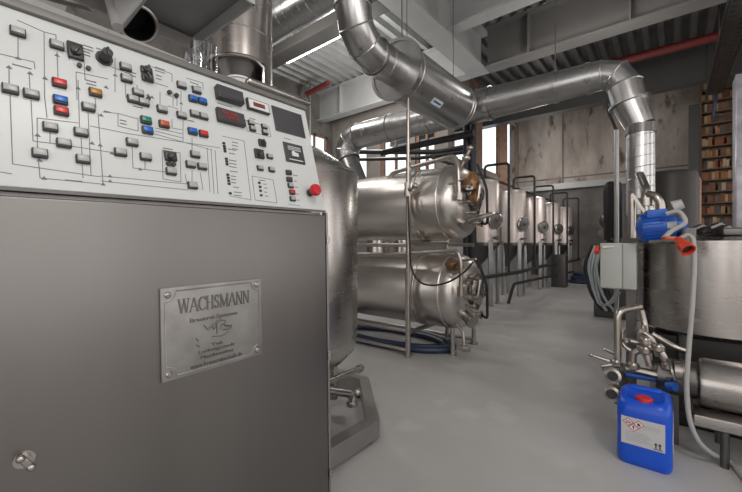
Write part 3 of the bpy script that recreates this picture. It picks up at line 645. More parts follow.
lo_t, xe = htank(.64, .385, -1.52, 'lower of the two stacked horizontal stainless tanks', False)
mb = MB(); s = V((xe - .05, TY - .16, .64 - .19)); mb.cyl(s, s + V((.13, -.05, -.06)), .05); mb.cyl(s + V((.11, -.04, -.05)), s + V((.14, -.055, -.065)), .065); mb.build('outlet', 'pipe', lo_t)
mb = MB(); s = V((xe - .09, TY - .2, .64 - .30)); mb.tube([s, s + V((.07, 0, -.06)), s + V((.09, -.02, -.2))], .016, 10, .04); mb.ball(s + V((.09, -.02, -.22)), .035); mb.cyl(s + V((.05, -.02, -.22)), s + V((.15, -.03, -.22)), .028); mb.build('drain_valve', 'pipe', lo_t)
mb = MB(); mb.tube([atY(356, 256, 3.1), atY(395, 254, 3.1), atY(458, 250.5, 3.12), atY(461, 263, 3.12), atY(461, 290, 3.12)], .02, 12, .06); mb.cyl(atY(461, 287, 3.12), atY(461, 296, 3.12), .036); mb.build('spray_pipe', 'pipe', lo_t)
mb = MB(); mb.tube([atY(448, 272, 3.16), atY(462, 271, 3.12)], .014); mb.tube([atY(446, 262, 3.2), atY(476, 259, 3.14)], .010); mb.build('thin_pipe', 'pipe', lo_t)
mb = MB(); c = atY(452, 264, 3.25); mb.ball(c, .07, flat=.8); mb.ball(c + V((.08, -.02, -.03)), .05); mb.build('copper_fitting', 'brass', lo_t)
up_t, xe = htank(1.56, .385, -1.54, 'upper of the two stacked horizontal stainless tanks', True)
mb = MB(); mb.tube([atY(389, 181, 3.3), atY(392, 173, 3.3), atY(455, 155.5, 3.25), atY(458, 166, 3.22), atY(459, 196, 3.2)], .024, 12, .08); mb.cyl(atY(459, 193, 3.2), atY(459, 200, 3.2), .04); mb.build('spray_pipe', 'pipe', up_t)
mb = MB(); c = V((-1.50, 3.36, 1.66)); mb.lathe([(.03, -.02), (.075, .0), (.08, .08), (.05, .13), (.03, .17), (0, .175)], c, (.1, 0, 1), 20); mb.lathe([(.03, 0), (.065, .03), (.065, .08), (0, .1)], c + V((.0, -.02, -.09)), (1, 0, 0), 20); mb.build('copper_valve_head', 'brass', up_t)
mb = MB(); mb.obox(c + V((.03, -.09, .0)), (1, 0, 0), (0, 1, 0), (0, 0, 1), .07, .015, .035, .004); mb.build('tag_plate', 'white', up_t)
mb = MB(); s = V((xe - .08, TY - .16, 1.56 - .20)); mb.cyl(s, s + V((.12, -.06, -.05)), .045); mb.cyl(s + V((.11, -.055, -.045)), s + V((.14, -.07, -.058)), .06); mb.tube([s + V((.1, -.05, -.04)), s + V((.26, -.07, .02)), s + V((.36, -.02, .05))], .022, 10, .05); mb.build('outlet', 'pipe', up_t)
mb = MB(); mb.tube([atY(446, 185, 3.2), atY(466, 179, 3.2)], .012); mb.tube([atY(459, 172, 3.3), atY(470, 150, 3.3)], .016); mb.ball(atY(466, 158, 3.3), .04); mb.ball(atY(470, 148, 3.3), .03); mb.build('thin_pipe', 'pipe', up_t)
for tk, zc in ((up_t, 1.56), (lo_t, .64)):
    xe = -1.53
    for (dy, dz, r) in ((-.20, -.02, .028), (-.12, .17, .03), (-.24, .12, .024), (.0, -.22, .03), (-.1, -.12, .026)):
        c = V((xe + .02, TY + dy, zc + dz)); mb = MB(); mb.cyl(c - V((.06, 0, 0)), c + V((.06, 0, 0)), r * .7, seg=14); mb.cyl(c + V((.04, 0, 0)), c + V((.06, 0, 0)), r * 1.3, seg=18); mb.ball(c + V((.02, 0, 0)), r); mb.build('clamp_fitting', 'pipe', tk)
    mb = MB(); mb.tube([(xe + .06, TY - .20, zc - .02), (xe + .12, TY - .2, zc - .02), (xe + .14, TY - .18, zc + .16), (xe + .05, TY - .12, zc + .17)], .014, 10, .04); mb.build('link_pipe', 'pipe', tk)
    mb = MB(); mb.tube([(xe + .08, TY - .0, zc - .22), (xe + .16, TY - .06, zc - .24), (xe + .17, TY - .1, zc + .1), (xe + .1, TY - .16, zc + .34)], .013, 10, .06); mb.build('black_hose', 'black', tk)
# frame carrying both tanks
root = thing('tank_frame', 'steel pipe frame carrying the two stacked horizontal tanks', 'frame', (-2.7, TY, 0))
fy0, fy1 = TY - .42, TY + .42
for x in (-2.05, -3.6, -1.72):
    for y in (fy0, fy1):
        if x > -1.9 and y < TY: y = TY - .1
        zt = 2.0 if x < -1.9 else .32
        mb = MB(); mb.cyl((x, y, 0.012), (x, y, zt), .024); mb.cyl((x, y, 0), (x, y, .014), .045); mb.build('post', 'pipe', root)
for z in (.05, .245, 1.12):
    for y in (fy0, fy1): mb = MB(); mb.cyl((-3.7, y, z), (-2.05 if y == fy0 else -1.72, y, z), .02); mb.build('rail', 'pipe', root)
for x in (-2.05, -3.6):
    for z in (.235, 1.15): mb = MB(); mb.cyl((x, fy0, z), (x, fy1, z), .022); mb.build('cross_rail', 'pipe', root)
# slim pole rising to the ceiling in front of the tanks
SZ_POLE = 2.585
pt, pb_ = atY(407.5, 103, 3.04), atY(408, 356, 3.04)
root = thing('standing_pole', 'slim vertical steel pole in front of the stacked tanks', 'pole', (pb_.x, 3.04, 0))
MB().cyl((pb_.x, 3.04, 0), (pb_.x, 3.04, SZ_POLE), .017).build('shaft', 'pipe', root)
mb = MB(); mb.cyl((pb_.x, 3.04, .0), (pb_.x, 3.04, .9), .027); mb.build('lower_sleeve', 'pipe', root)
mb = MB(); q = atY(407.5, 190, 3.04); mb.cyl(q - V((0, 0, .07)), q + V((0, 0, .07)), .032); mb.cyl(q, q + V((.08, -.02, 0)), .02); mb.ball(q + V((.1, -.02, .03)), .03); mb.build('valve', 'pipe', root)
hz = [atY(408, 196, 3.0), atY(409, 230, 2.98), atY(411, 270, 2.98), atY(420, 284, 3.0), atY(436, 286, 3.02), atY(452, 281, 3.0), atY(466, 271, 3.05), atY(473, 262, 3.1)]
tag(MB().tube(hz, .009, 8, .12, nf=8).build('cable', 'black'), 'thin black hose hanging across the lower horizontal tank', 'hose')
# dark blue hose coil on the floor below the tanks
mb = MB()
for k in range(3):
    mb.tube([V((-2.55 + (.78 - .05 * k) * math.cos(a), TY - .02 + (.36 - .035 * k) * math.sin(a), .035 + .02 * (k % 2))) for a in [2 * PI * i / 40 for i in range(40)]], .034, 8, closed=True)
tag(mb.build('hose_coil', 'bhose'), 'dark blue hose coiled on the floor under the stacked tanks', 'hose')

# ------------------------------------------------------------------ conical fermenters along the left wall
def fermenter(loc, label):
    root = thing('conical_fermenter', label, 'fermenter', loc, 'row of conical fermenters')
    o = V(loc); r = .255
    MB().lathe([(r, 1.13), (r, 2.26), (r * .93, 2.30), (r * .5, 2.335), (0, 2.345)], o, (0, 0, 1), 40).build('shell', 'ferm', root)
    mb = MB(); mb.lathe([(.03, .62), (r * 1.0, 1.128), (r * 1.02, 1.135)], o, (0, 0, 1), 40); sk = V((-.8, -.6, 0)) * r * .75
    for v in mb.bm.verts: v.co += sk * max(0, (1.128 - v.co.z) / .508)
    mb.build('cone', 'dark', root)
    MB().lathe([(r + .006, 1.10), (r + .006, 1.16), (r, 1.16), (r, 1.10), (r + .006, 1.10)], o, (0, 0, 1), 40, caps=False).build('seam_band', 'dark', root)
    MB().torus(o + V((0, 0, 2.25)), (0, 0, 1), r, .006, 40, 6).build('top_seam', 'ferm', root)
    for k in range(4):
        a = PI / 4 + k * PI / 2; x, y = o.x + (r - .01) * math.cos(a), o.y + (r - .01) * math.sin(a)
        mb = MB(); mb.obox((x, y, .61), (math.cos(a), math.sin(a), 0), (-math.sin(a), math.cos(a), 0), (0, 0, 1), .04, .085, 1.18, .004); mb.cyl((x, y, 0), (x, y, .022), .045, seg=12); mb.build('leg', 'cabtrim', root)
    MB().cyl(o + sk + V((0, 0, .50)), o + sk + V((0, 0, .64)), .028).build('outlet', 'steel', root)
    d = V((.86, -.5, 0)).normalized(); c = o + d * (r - .01) + V((0, 0, 1.55))
    mb = MB(); mb.lathe([(.12, 0), (.13, .06), (.13, .08), (.10, .082), (0, .082)], c, d, 28); mw = mb.build('manway', 'dark', root)
    MB().torus(c + d * .06, d, .135, .018, 28, 6).build('clamp_ring', 'steel', mw)
    mb = MB(); mb.torus(c + d * .13, d, .045, .007, 20, 6); mb.cyl(c + d * .08, c + d * .135, .012, seg=8); mb.build('hand_wheel', 'dark', mw)
    c = o + d * (r - .02) + V((0, 0, 1.24)); mb = MB(); mb.cyl(c, c + d * .09, .022); mb.cyl(c + d * .09, c + d * .11, .038); mb.build('sample_valve', 'dark', root)
    return root
FX = -2.69; fys = [6.67 + 1.63 * i for i in range(5)]
f0 = fermenter((FX, fys[0], 0), 'nearest conical fermenter of the row, right behind the stacked tanks')
for y, lb in zip(fys[1:], ('second conical fermenter of the row counting from the camera', 'middle conical fermenter of the row by the windows', 'fourth conical fermenter of the row, last but one', 'farthest conical fermenter of the row, beside the back wall')):
    c = copy_tree(f0, (FX, y, 0)); c['label'] = lb
# black insulated overhead loops: one per gap
for i, y in enumerate(fys):
    mb = MB(); mb.tube([(FX, y, 2.33), (FX, y, 2.60), (FX + .43, y + .04, 2.60), (FX + .43, y + .04, .62)], .024, 10, .07)
    tag(mb.build('insulated_pipe', 'blackpipe'), 'black pipe looping out of the top of the %s fermenter of the row' % ORD[i], 'pipe', 'black overhead pipe loops')
tag(MB().cyl((FX - .32, 5.2, 2.55), (FX - .32, 13.6, 2.55), .028).build('header_pipe', 'blackpipe'), 'black header pipe behind the fermenter tops, nearer the windows', 'pipe')
mb = MB(); mb.tube([(FX + .42, 5.6, .60), (FX + .40, 7.3, .58), (FX + .42, 9, .62), (FX + .40, 11, .60), (FX + .42, 13.4, .63)], .035, 10, .2); tag(mb.build('header_pipe', 'blackpipe'), 'black pipe running low past the fermenter cones', 'pipe')
mb = MB(); mb.tube([(FX + .34, 6.95, .02), (FX + .36, 7.2, .36), (FX + .40, 12.6, .28)], .03, 10, .1); tag(mb.build('header_pipe', 'blackpipe'), 'lowest black pipe bending down to the floor before the fermenters', 'pipe')
for x, lb in ((atY(466.5, 150, 4.95).x, 'left of two thick black vertical pipes behind the tank ends'), (atY(473, 150, 4.95).x, 'right of two thick black vertical pipes behind the tank ends')):
    tag(MB().cyl((x, 4.95, 0), (x, 4.95, 3.35), .048).build('riser_pipe', 'blackpipe'), lb, 'pipe')
for (pts, r, lb) in (([atY(340, 152, 6.2), atY(440, 152, 6.2), atY(466, 147, 6.2)], .05, 'black horizontal pipe under the duct, upper one'), ([atY(345, 160, 6.0), atY(420, 158, 6.0), atY(465, 152, 6.0)], .035, 'black horizontal pipe under the duct, lower one')):
    tag(MB().tube(pts, r, 10, .1).build('insulated_pipe', 'blackpipe'), lb, 'pipe')
tag(MB().tube([(-3.7, 4.80, 2.64), (atY(474, 150, 4.8).x, 4.80, 2.66)], .05, 12, .2).build('insulated_pipe', 'blackpipe'), 'black bar standing in for the shade under the long spiral duct', 'pipe')  # dark bar added for the shade below the duct
# vertical small tank tops glimpsed behind the stacked tanks
for (u, lb, r, zt) in ((378, 'small upright tank glimpsed over the stacked tanks, left one', .24, 2.42), (403, 'small upright tank glimpsed over the stacked tanks, right one', .20, 2.5)):
    q = atY(u, 176, 6.2); tag(MB().lathe([(r, 0), (r, zt), (r * .9, zt + .04), (0, zt + .08)], (q.x, q.y, 0), (0, 0, 1), 32).build('upright_tank', 'steel'), lb, 'tank')
# dark plinth box, blue hose pile and disc at the end of the row
q = atY(559.5, 285, 10.6); tag(MB().box(q.x - .17, q.x + .17, q.y - .15, q.y + .2, 0, .85, .01).build('crate', 'dark'), 'dark steel box standing before the last fermenters', 'box')
mb = MB(); hp = atZ(580, 284, .05)
for k in range(5): mb.tube([V((hp.x + (.40 - .03 * k) * math.cos(a) + .05 * (k % 2), hp.y + .8 + (.26 - .02 * k) * math.sin(a), .05 + .055 * k)) for a in [2 * PI * i / 28 for i in range(28)]], .045, 8, closed=True)
tag(mb.build('hose_coil', 'bhose'), 'pile of dark blue hose on the floor at the back wall', 'hose')
q = atY(585.5, 263, 14.2); tag(MB().lathe([(0, 0), (.16, 0), (.17, .02), (.15, .04), (.05, .05), (0, .05)], q, (0, -1, .1), 24).build('hose_reel', 'cabtrim'), 'pale round disc on the dark back wall above the hose pile', 'disc')

# ------------------------------------------------------------------ ducts
def spiral_duct(mb, p, q, r, pitch=.12, seg=28):
    p, q = V(p), V(q); L = (q - p).length; mb.cyl(p, q, r, seg=seg); x, y, a = basis(q - p); n = max(2, int(L / pitch))
    pts = [p + a * (L * i / (n * 16)) + (x * math.cos(2 * PI * i / 16) + y * math.sin(2 * PI * i / 16)) * (r + .001) for i in range(n * 16 + 1)]
    mb.tube(pts, .0035, 5)
DZ, DY, DR = 2.9, 4.5, .2; DE = .15; XT = -1.75
dl, dr_ = -3.95, atY(602, 85, DY).x
root = thing('exhaust_duct', 'long galvanised spiral duct crossing the hall below the beams', 'duct', ((dl + dr_) / 2, DY, DZ - DR))
mb = MB(); spiral_duct(mb, (dl, DY, DZ), (XT, DY, DZ), DR, .14, 36); mb.build('straight_run', 'galv', root)
MB().cyl((XT, DY, DZ), (dr_, DY, DZ), DR * .96, DE, 40).build('tapered_run', 'galv', root)
for x in (-3.3, -2.62, XT, -1.0, dr_ - .12):
    r_ = DR if x <= XT else DR * .96 + (DE - DR * .96) * (x - XT) / (dr_ - XT)
    MB().lathe([(r_, -.025), (r_ + .010, -.025), (r_ + .010, .025), (r_, .025)], (x, DY, DZ), (1, 0, 0), 36, caps=False).build('joint_band', 'galv', root)
def elbow(mb, c0, d0, d1, r, R, n=3, seg=32):
    """mitred elbow from c0 going d0 turning to d1 in n gores; returns end point"""
    d0, d1 = V(d0).normalized(), V(d1).normalized(); ang = d0.angle(d1); axis = d0.cross(d1).normalized(); ctr = V(c0) + (d1 - d0 * d0.dot(d1)).normalized() * R
    P = [V(c0)]
    for k in range(1, n): P.append(ctr + Matrix.Rotation(ang * k / n, 3, axis) @ ((V(c0) - ctr) * (1 / math.cos(ang / 2 / n) if False else 1)))
    P.append(ctr + Matrix.Rotation(ang, 3, axis) @ (V(c0) - ctr))
    mids = []
    for k in range(n + 1): mids.append((P[k], Matrix.Rotation(ang * k / n, 3, axis) @ d0))
    x0 = axis; rings = []
    for (pt_, d) in mids:
        y0 = d.cross(x0).normalized(); rings.append([mb.bm.verts.new(pt_ + (x0 * math.cos(2 * PI * i / seg) + y0 * math.sin(2 * PI * i / seg)) * r) for i in range(seg)])
    for A, B in zip(rings, rings[1:]):
        for i in range(seg): mb.face([A[i], A[(i + 1) % seg], B[(i + 1) % seg], B[i]])
    for (pt_, d) in mids: mb.torus(pt_, d, r + .002, .007, seg, 6)
    return P[-1]
mb = MB(); e = elbow(mb, (dr_, DY, DZ), (1, 0, 0), (.22, 0, -1), DE, .20, 2); mb.build('elbow', 'galv', root)
d = V((.22, 0, -1)).normalized(); mb = MB(); mb.cyl(e, e + d * .20, DE, seg=36); mb.build('drop', 'galv', root)
e2 = e + d * .20; MB().lathe([(DE, -.010), (DE + .035, -.010), (DE + .035, .010), (DE, .010)], e2, d, 36, caps=False).build('flange', 'galv', root)
vp = atY(640.5, 150, DY); MB().cyl(e2, (vp.x, DY, 2.30), DE, .122, 36).build('reducer', 'galv', root)
mb = MB(); mb.cyl((vp.x, DY, 2.31), (vp.x, DY, 2.22), .128, seg=32); mb.build('collar', 'dark', root)
mb = MB(); spiral_duct(mb, (vp.x, DY, 2.24), (vp.x, DY, 1.42), .118, .10, 32); mb.build('vertical_run', 'galv', root)
mb = MB(); e = elbow(mb, (dl, DY, DZ), (-1, 0, 0), (.5, 0, -1), DR * 1.02, .26, 3); d = V((.5, 0, -1)).normalized(); mb.cyl(e, e + d * 1.0, DR * .9, seg=32); mb.build('left_drop', 'galv', root)
# silencer
SX, SZ = -2.08, 2.84
root = thing('duct_silencer', 'fat round galvanised silencer with elbow hanging at top centre', 'silencer', (SX, 3.5, SZ - .31))
SR = .268
MB().lathe([(.14, 0), (SR, .0), (SR + .012, .015), (SR, .03), (SR, 1.28), (SR + .01, 1.29), (SR, 1.31), (.19, 1.40)], (SX, 2.92, SZ), (0, 1, 0), 48).build('drum', 'galv', root)
MB().lathe([(SR, -.008), (SR + .035, -.008), (SR + .035, .008), (SR, .008)], (SX, 2.92, SZ), (0, 1, 0), 48, caps=False).build('end_flange', 'galv', root)
for y in (3.03, 4.15): MB().torus((SX, y, SZ), (0, 1, 0), SR + .002, .005, 48, 6).build('drum_band', 'galv', root)
mb = MB(); mb.cyl((SX, 2.58, SZ), (SX, 2.93, SZ), .158, seg=36); mb.build('neck', 'galv', root)
MB().torus((SX, 2.60, SZ), (0, 1, 0), .158, .012, 36, 8).build('neck_band', 'dark', root)
MB().torus((SX, 2.72, SZ), (0, 1, 0), .159, .005, 36, 6).build('neck_band', 'galv', root)
mb = MB(); e = elbow(mb, (SX, 2.59, SZ), (0, -1, 0), (.03, -.04, 1), .152, .30, 3); mb.build('elbow', 'galv', root)
d = V((.03, -.04, 1)).normalized(); mb = MB(); mb.cyl(e, e + d * .07, .162, seg=36); mb.build('clamp_band', 'dark', root)
mb = MB(); spiral_duct(mb, e + d * .06, e + d * (ZC - e.z - .01), .145, .12, 36); mb.build('riser', 'galv', root)
mb = MB(); c = V((SX, 0, SZ)); nrm = V((.62, 0, -.78)).normalized(); pc = V((SX, 3.45, SZ)) + nrm * .268; mb.obox(pc, (0, 1, 0), nrm.cross(V((0, 1, 0))), nrm, .2, .07, .002); mb.mi = 1; mb.obox(pc + nrm * .001, (0, 1, 0), nrm.cross(V((0, 1, 0))), nrm, .15, .02, .002); mb.build('sticker', ['white', 'blue'], root)
mb = MB(); q = V((SX, 2.95, 0)); mb.cyl((SX + .0, 3.03, SZ + .26), (SX, 3.03, ZC), .006, seg=8); mb.cyl((SX, 4.15, SZ + .26), (SX, 4.15, ZC), .006, seg=8); mb.build('hanger_rod', 'dark', root)
# upper left spiral duct
for x in (-3.0, -1.0): MB().cyl((x, DY, DZ + DR - .01), (x, DY, ZC), .006, seg=8).build('hanger_rod', 'dark', bpy.data.objects['exhaust_duct'])
a_, b_ = atY(262, 54, 2.95), atY(352, -22, 2.95)
dd = V((1, 0, 0)); zc = (atY(300, 9, 2.95)).z; root_d = MB(); spiral_duct(root_d, (-6.5, 2.95, zc), (5.3, 2.95, zc), .2, .13, 32)
tag(root_d.build('spiral_duct', 'galv'), 'spiral duct high at upper left, behind the silencer elbow', 'duct')

# ------------------------------------------------------------------ right hand vat, motor, pump and pipes
wc = V((.245, 3.45, 0)); wr = .45
root = thing('mash_vat', 'short round stainless vat with blue motor on top, at right edge', 'vat', (wc.x, wc.y, 0))
MB().lathe([(0, .53), (wr * .9, .545), (wr, .57), (wr, 1.135), (wr + .012, 1.135), (wr + .012, 1.15), (wr - .02, 1.15)], wc, (0, 0, 1), 72).build('shell', 'steel', root)
MB().lathe([(wr - .02, 1.15), (wr * .7, 1.165), (.12, 1.19), (0, 1.19)], wc, (0, 0, 1), 64).build('lid', 'steel', root)
for k in range(4):
    a = PI / 4 + k * PI / 2 + .2; MB().cyl((wc.x + .32 * math.cos(a), wc.y + .32 * math.sin(a), 0), (wc.x + .32 * math.cos(a), wc.y + .32 * math.sin(a), .56), .03).build('leg', 'dark', root)
mb = MB(); mb.box(wc.x - .34, wc.x + .5, 3.2, 3.7, .10, .52, .02); mb.build('drive_box', 'blackmetal', root); MB().box(wc.x - .36, wc.x + .75, 2.98, 3.9, .0, .09, .008).build('floor_shade_slab', 'blackmetal', root)  # low black slab stands for the shaded floor under the vat
# motor: axis roughly across the view
m0, m1 = atD(637, 229, 2.42), atD(686, 225, 2.30); md = (m1 - m0).normalized(); L = (m1 - m0).length
mot = MB(); mot.lathe([(0, -.01), (.05, 0), (.078, .02), (.084, .05), (.084, L * .55), (.076, L * .58), (.076, L * .75), (.05, L * .8), (.05, L), (0, L)], m0, md, 32)
x_, y_, _ = basis(md)
for k in range(24):
    a = 2 * PI * k / 24; rd = x_ * math.cos(a) + y_ * math.sin(a); mot.obox(m0 + md * (L * .30) + rd * .084, md, rd, md.cross(rd), L * .42, .016, .004)
motor = mot.build('agitator_motor', 'motor', root); motor['label'] = 'bright blue finned electric motor'
mb = MB(); q = m0 + md * L * .34 + V((0, 0, .085)) - FV * .02; mb.obox(q, md, V((0, 0, 1)).cross(md), (0, 0, 1), .11, .09, .06, .008); mb.build('terminal_box', 'motor', motor)
mb = MB(); mb.obox(m0 + md * L * .5 - FV * .084 + V((0, 0, .01)), md, FV, (0, 0, 1), .05, .006, .04); mb.build('rating_plate', 'lens', motor)
mb = MB(); mb.cyl(m1 + V((0, 0, -.02)), m1 + V((0, 0, -.1)), .05); mb.obox(m0 + md * L * .45 - V((0, 0, .085)), md, FV, (0, 0, 1), .16, .10, .02); mb.build('motor_foot', 'dark', motor)
mb = MB(); q = atD(673, 207, 2.4); mb.cyl(q, q + V((.05, 0, .02)), .04, .03); mb.build('cap', 'box', motor)
mb = MB(); q = atD(666, 214, 2.25); mb.tube([q, q + V((.06, 0, .02)), q + V((.10, -.02, -.06)), atD(672, 230, 2.2), atD(664, 238, 2.2)], .014, 10, .04); mb.build('motor_cable', 'cable', motor)
# pipes rising behind the motor
mb = MB(); mb.tube([atY(632, 238, 3.9), atY(632, 196, 3.9)], .03, 12); mb.build('riser', 'pipe', root)
mb = MB(); mb.tube([atY(646, 225, 3.85), atY(646, 190, 3.85), atY(640, 175, 4.2)], .035, 12, .05); mb.cyl(atY(646, 206, 3.85), atY(646, 198, 3.85), .055); mb.build('riser', 'pipe', root)
mb = MB(); mb.tube([atY(660, 225, 3.8), atY(661, 203, 3.8), atY(655, 195, 3.8), atY(646, 194, 3.85)], .03, 12, .05); mb.build('riser', 'pipe', root)
mb = MB(); mb.bar(atY(632, 194, 3.6), atY(646, 214, 3.6), .025, .02); mb.build('lever_handle', 'pipe', root)
mb = MB(); mb.bar(atY(629.5, 204, 3.6), atY(629.5, 222, 3.6), .045, .02); o = mb.build('lever_grip', 'motor', root); o['label'] = 'blue valve lever grip'
mb = MB()
for k, (u, v) in enumerate(((690, 231), (700, 233), (708, 229), (716, 232))): mb.tube([atD(u, v, 2.4), atD(u + 12, v - 5, 2.5), atD(u + 20, v + 5, 2.55)], .02, 8, .05)
mb.obox(wc + V((.1, -.02, 1.21)), (.8, .6, 0), (-.6, .8, 0), (0, 0, 1), .34, .2, .05, .01); mb.build('lid_fittings', 'dark', root)
mb = MB(); mb.obox(atD(669, 238, 2.2), RV, FV, (0, 0, 1), .07, .04, .02, .004); o = mb.build('orange_clip', 'orange', root)
# vertical dark tank behind; copper cylinder added beside it for its warm sheen
q = atY(669, 220, 5.2); tag(MB().lathe([(.25, 0), (.25, 1.86), (.23, 1.91), (0, 1.94)], (q.x, q.y, 0), (0, 0, 1), 48).build('upright_tank', 'blackmetal'), 'dark upright tank behind the blue motor', 'tank')
q2 = atY(691, 220, 5.6); mb = MB(); mb.lathe([(.09, 0), (.09, 1.86), (.08, 1.89), (0, 1.90)], (q2.x + .0, q2.y, 0), (0, 0, 1), 32); tag(mb.build('upright_tank', 'brass'), 'copper coloured cylinder standing in for warm sheen beside the bookcase', 'tank')
# red plug and its cable
root = thing('power_plug', 'red industrial power plug hanging in front of the right vat', 'plug', atD(683, 252, 2.0))
c = atD(684, 246, 2.02); ax = (ray(682, 262) - ray(688, 230)).normalized() * .6 - FV * .8; ax.normalize()
MB().lathe([(.014, -.07), (.024, -.05), (.028, .0), (.034, .005), (.036, .04), (.030, .04), (.028, .015), (0, .015)], c, ax, 28).build('plug_body', 'plug', root)
MB().lathe([(.029, .012), (.029, .02), (0, .02)], c, ax, 24).build('plug_face', 'black', root)
MB().tube([c - ax * .06, atD(688, 234, 2.05), atD(693, 238, 2.03), atD(695, 262, 2.0), atD(692, 310, 1.96), atD(689, 345, 1.95), atD(686, 385, 1.93), atD(689, 420, 1.9), atD(698, 442, 1.87), atD(712, 454, 1.86), atD(730, 461, 1.88), V((.33, 2.22, .012)), V((.8, 2.3, .012))], .0115, 10, .08, nf=5).build('cable', 'cable', root)
# electrical box
bx0, bx1 = atY(600, 288, 3.05), atY(636.5, 243, 3.05); 
root = thing('electrical_box', 'pale grey electrical box mounted left of the right vat', 'electrical box', ((bx0.x + bx1.x) / 2, 3.12, bx0.z))
MB().box(bx0.x, bx1.x, 3.05, 3.19, bx0.z, bx1.z, .006).build('body', 'box', root)
MB().box(bx0.x + .004, bx0.x + (bx1.x - bx0.x) * .62, 3.04, 3.052, bx0.z + .005, bx1.z - .004, .003).build('cover', 'box', root)
MB().box(bx0.x + (bx1.x - bx0.x) * .64, bx1.x - .003, 3.04, 3.052, bx0.z + .005, bx1.z - .004, .003).build('cover', 'box', root)
mb = MB(); mb.bar(atY(603, 247, 3.03), atY(614, 246.5, 3.03), .004, .012); mb.build('name_strip', 'white', root)
mb = MB(); mb.cyl(atY(599, 250, 3.03), atY(595, 250, 3.03), .03); mb.build('socket', 'plug', root)
mb = MB(); mb.box(bx1.x - .07, bx1.x - .01, 3.19, 3.25, .0, bx1.z + .0); mb.build('mount_post', 'dark', root)
for k, (u0, lb) in enumerate(((596, 'clear hose hanging beside the electrical box, inner loop'), (593, 'clear hose hanging beside the electrical box, outer loop'))):
    mb = MB(); mb.tube([atY(u0 + 3, 250, 3.4), atY(u0 - 2, 268, 3.4), atY(u0 + 1, 290, 3.4), atY(u0 + 6, 306, 3.4), atY(u0 + 16, 304, 3.5), atY(u0 + 24, 292, 3.5)], .009, 8, .1); tag(mb.build('hose', 'chose'), lb, 'hose')
# pump with rounded shroud
px0 = atY(697, 360, 2.68).x; root = thing('pump_unit', 'low stainless pump with rounded shroud on the floor at lower right', 'pump', (px0 + .4, 2.72, 0))
MB().lathe([(.10, 0), (.125, .01), (.13, .03), (.13, .8), (0, .82)], (px0, 2.70, .375), (1, 0, 0), 48).build('shroud', 'steel', root)
MB().cyl((px0 - .17, 2.72, .37), (px0, 2.72, .37), .10, seg=32).build('pump_head', 'dark', root)
MB().box(px0 - .02, px0 + .85, 2.52, 2.92, .19, .25, .006).build('base_plate', 'steel', root)
for x in (px0 + .1, px0 + .6):
    for y in (2.56, 2.86): MB().cyl((x, y, 0), (x, y, .195), .018).build('foot', 'dark', root)
MB().cyl((px0 + .25, 2.6, .10), (px0 + .7, 2.6, .10), .06).build('lower_pipe', 'pipe', root)
# manifold
Y0 = 2.66
root = thing('valve_manifold', 'cluster of stainless pipes and valves behind the blue canister', 'manifold', (-.1, Y0, 0))
def P(u, v, y=Y0): return atY(u, v, y)
mb = MB(); mb.tube([P(617.5, 362), P(617.5, 311), P(640, 307, 2.8)], .02, 12, .05); mb.build('riser_pipe', 'pipe', root)
mb = MB(); mb.tube([P(626, 368), P(660, 376), P(676, 378)], .026, 12, .03); mb.build('main_pipe', 'pipe', root)
mb = MB(); mb.tube([P(626, 374), P(668, 381)], .018, 12); o = mb.build('sleeved_pipe', 'motor', root); o['label'] = 'blue sleeved pipe'
mb = MB(); mb.tube([P(632, 366), P(633, 352), P(645, 350), P(650, 366)], .019, 12, .04); mb.build('bend_pipe', 'pipe', root)
mb = MB(); mb.tube([P(646, 345), P(660, 350), P(666, 362), P(668, 376)], .019, 12, .04); mb.build('bend_pipe', 'pipe', root)
mb = MB(); mb.tube([P(641, 310, 2.8), P(645, 326, 2.8), P(645, 345)], .018, 12, .04); mb.build('bend_pipe', 'pipe', root)
mb = MB(); mb.tube([P(652, 334, 2.8), P(676, 348, 2.8), P(690, 352, 2.8)], .016, 12, .04); mb.build('cross_pipe', 'pipe', root)
for (u, v, y) in ((613, 376, 2.5), (612, 394, 2.5)):
    c = P(u, v, y); mb = MB(); mb.cyl(c, P(u + 5, v - 3, 2.68), .027); dd = (c - P(u + 5, v - 3, 2.68)).normalized()
    mb.lathe([(.036, -.012), (.042, -.01), (.042, .008), (.028, .012), (.026, -.02), (0, -.02)], c, dd, 24); mb.mi = 1; mb.cyl(c + dd * .0125, c + dd * .0135, .026, seg=20); mb.build('open_valve_port', ['pipe', 'black'], root)
for (u, v) in ((616, 363), (645, 341), (645, 350), (633, 366), (668, 366), (670, 378), (658, 348)):
    c = P(u, v, Y0 - .01); mb = MB(); mb.cyl(c - V((0, 0, .012)), c + V((0, 0, .012)), .034, seg=20); mb.ball(c, .030); mb.build('clamp_fitting', 'pipe', root)
for (p, q) in (((591, 355), (609, 361)), ((604, 349), (613, 353)), ((602, 366), (614, 364))):
    mb = MB(); mb.cyl(P(*p, 2.6), P(*q, 2.64), .009, .012, 10); mb.ball(P(*p, 2.6), .012); mb.build('valve_handle', 'pipe', root)
mb = MB(); mb.tube([P(613, 384, 2.6), P(614, 401, 2.6), P(632, 404, 2.7)], .022, 12, .04); mb.build('lower_bend', 'pipe', root)
mb = MB(); mb.cyl(P(675, 370, 2.62), P(683, 371, 2.62), .05); mb.cyl(P(672, 371, 2.62), P(674, 371, 2.62), .065); mb.cyl(P(684, 371, 2.62), P(686, 371, 2.62), .065); mb.build('pump_flange', 'pipe', root)
mb = MB(); c = P(668, 386, 2.58); mb.cyl(c, c + V((.03, -.02, .01)), .024); mb.mi = 0; o = mb.build('valve_knob', 'motor', root)
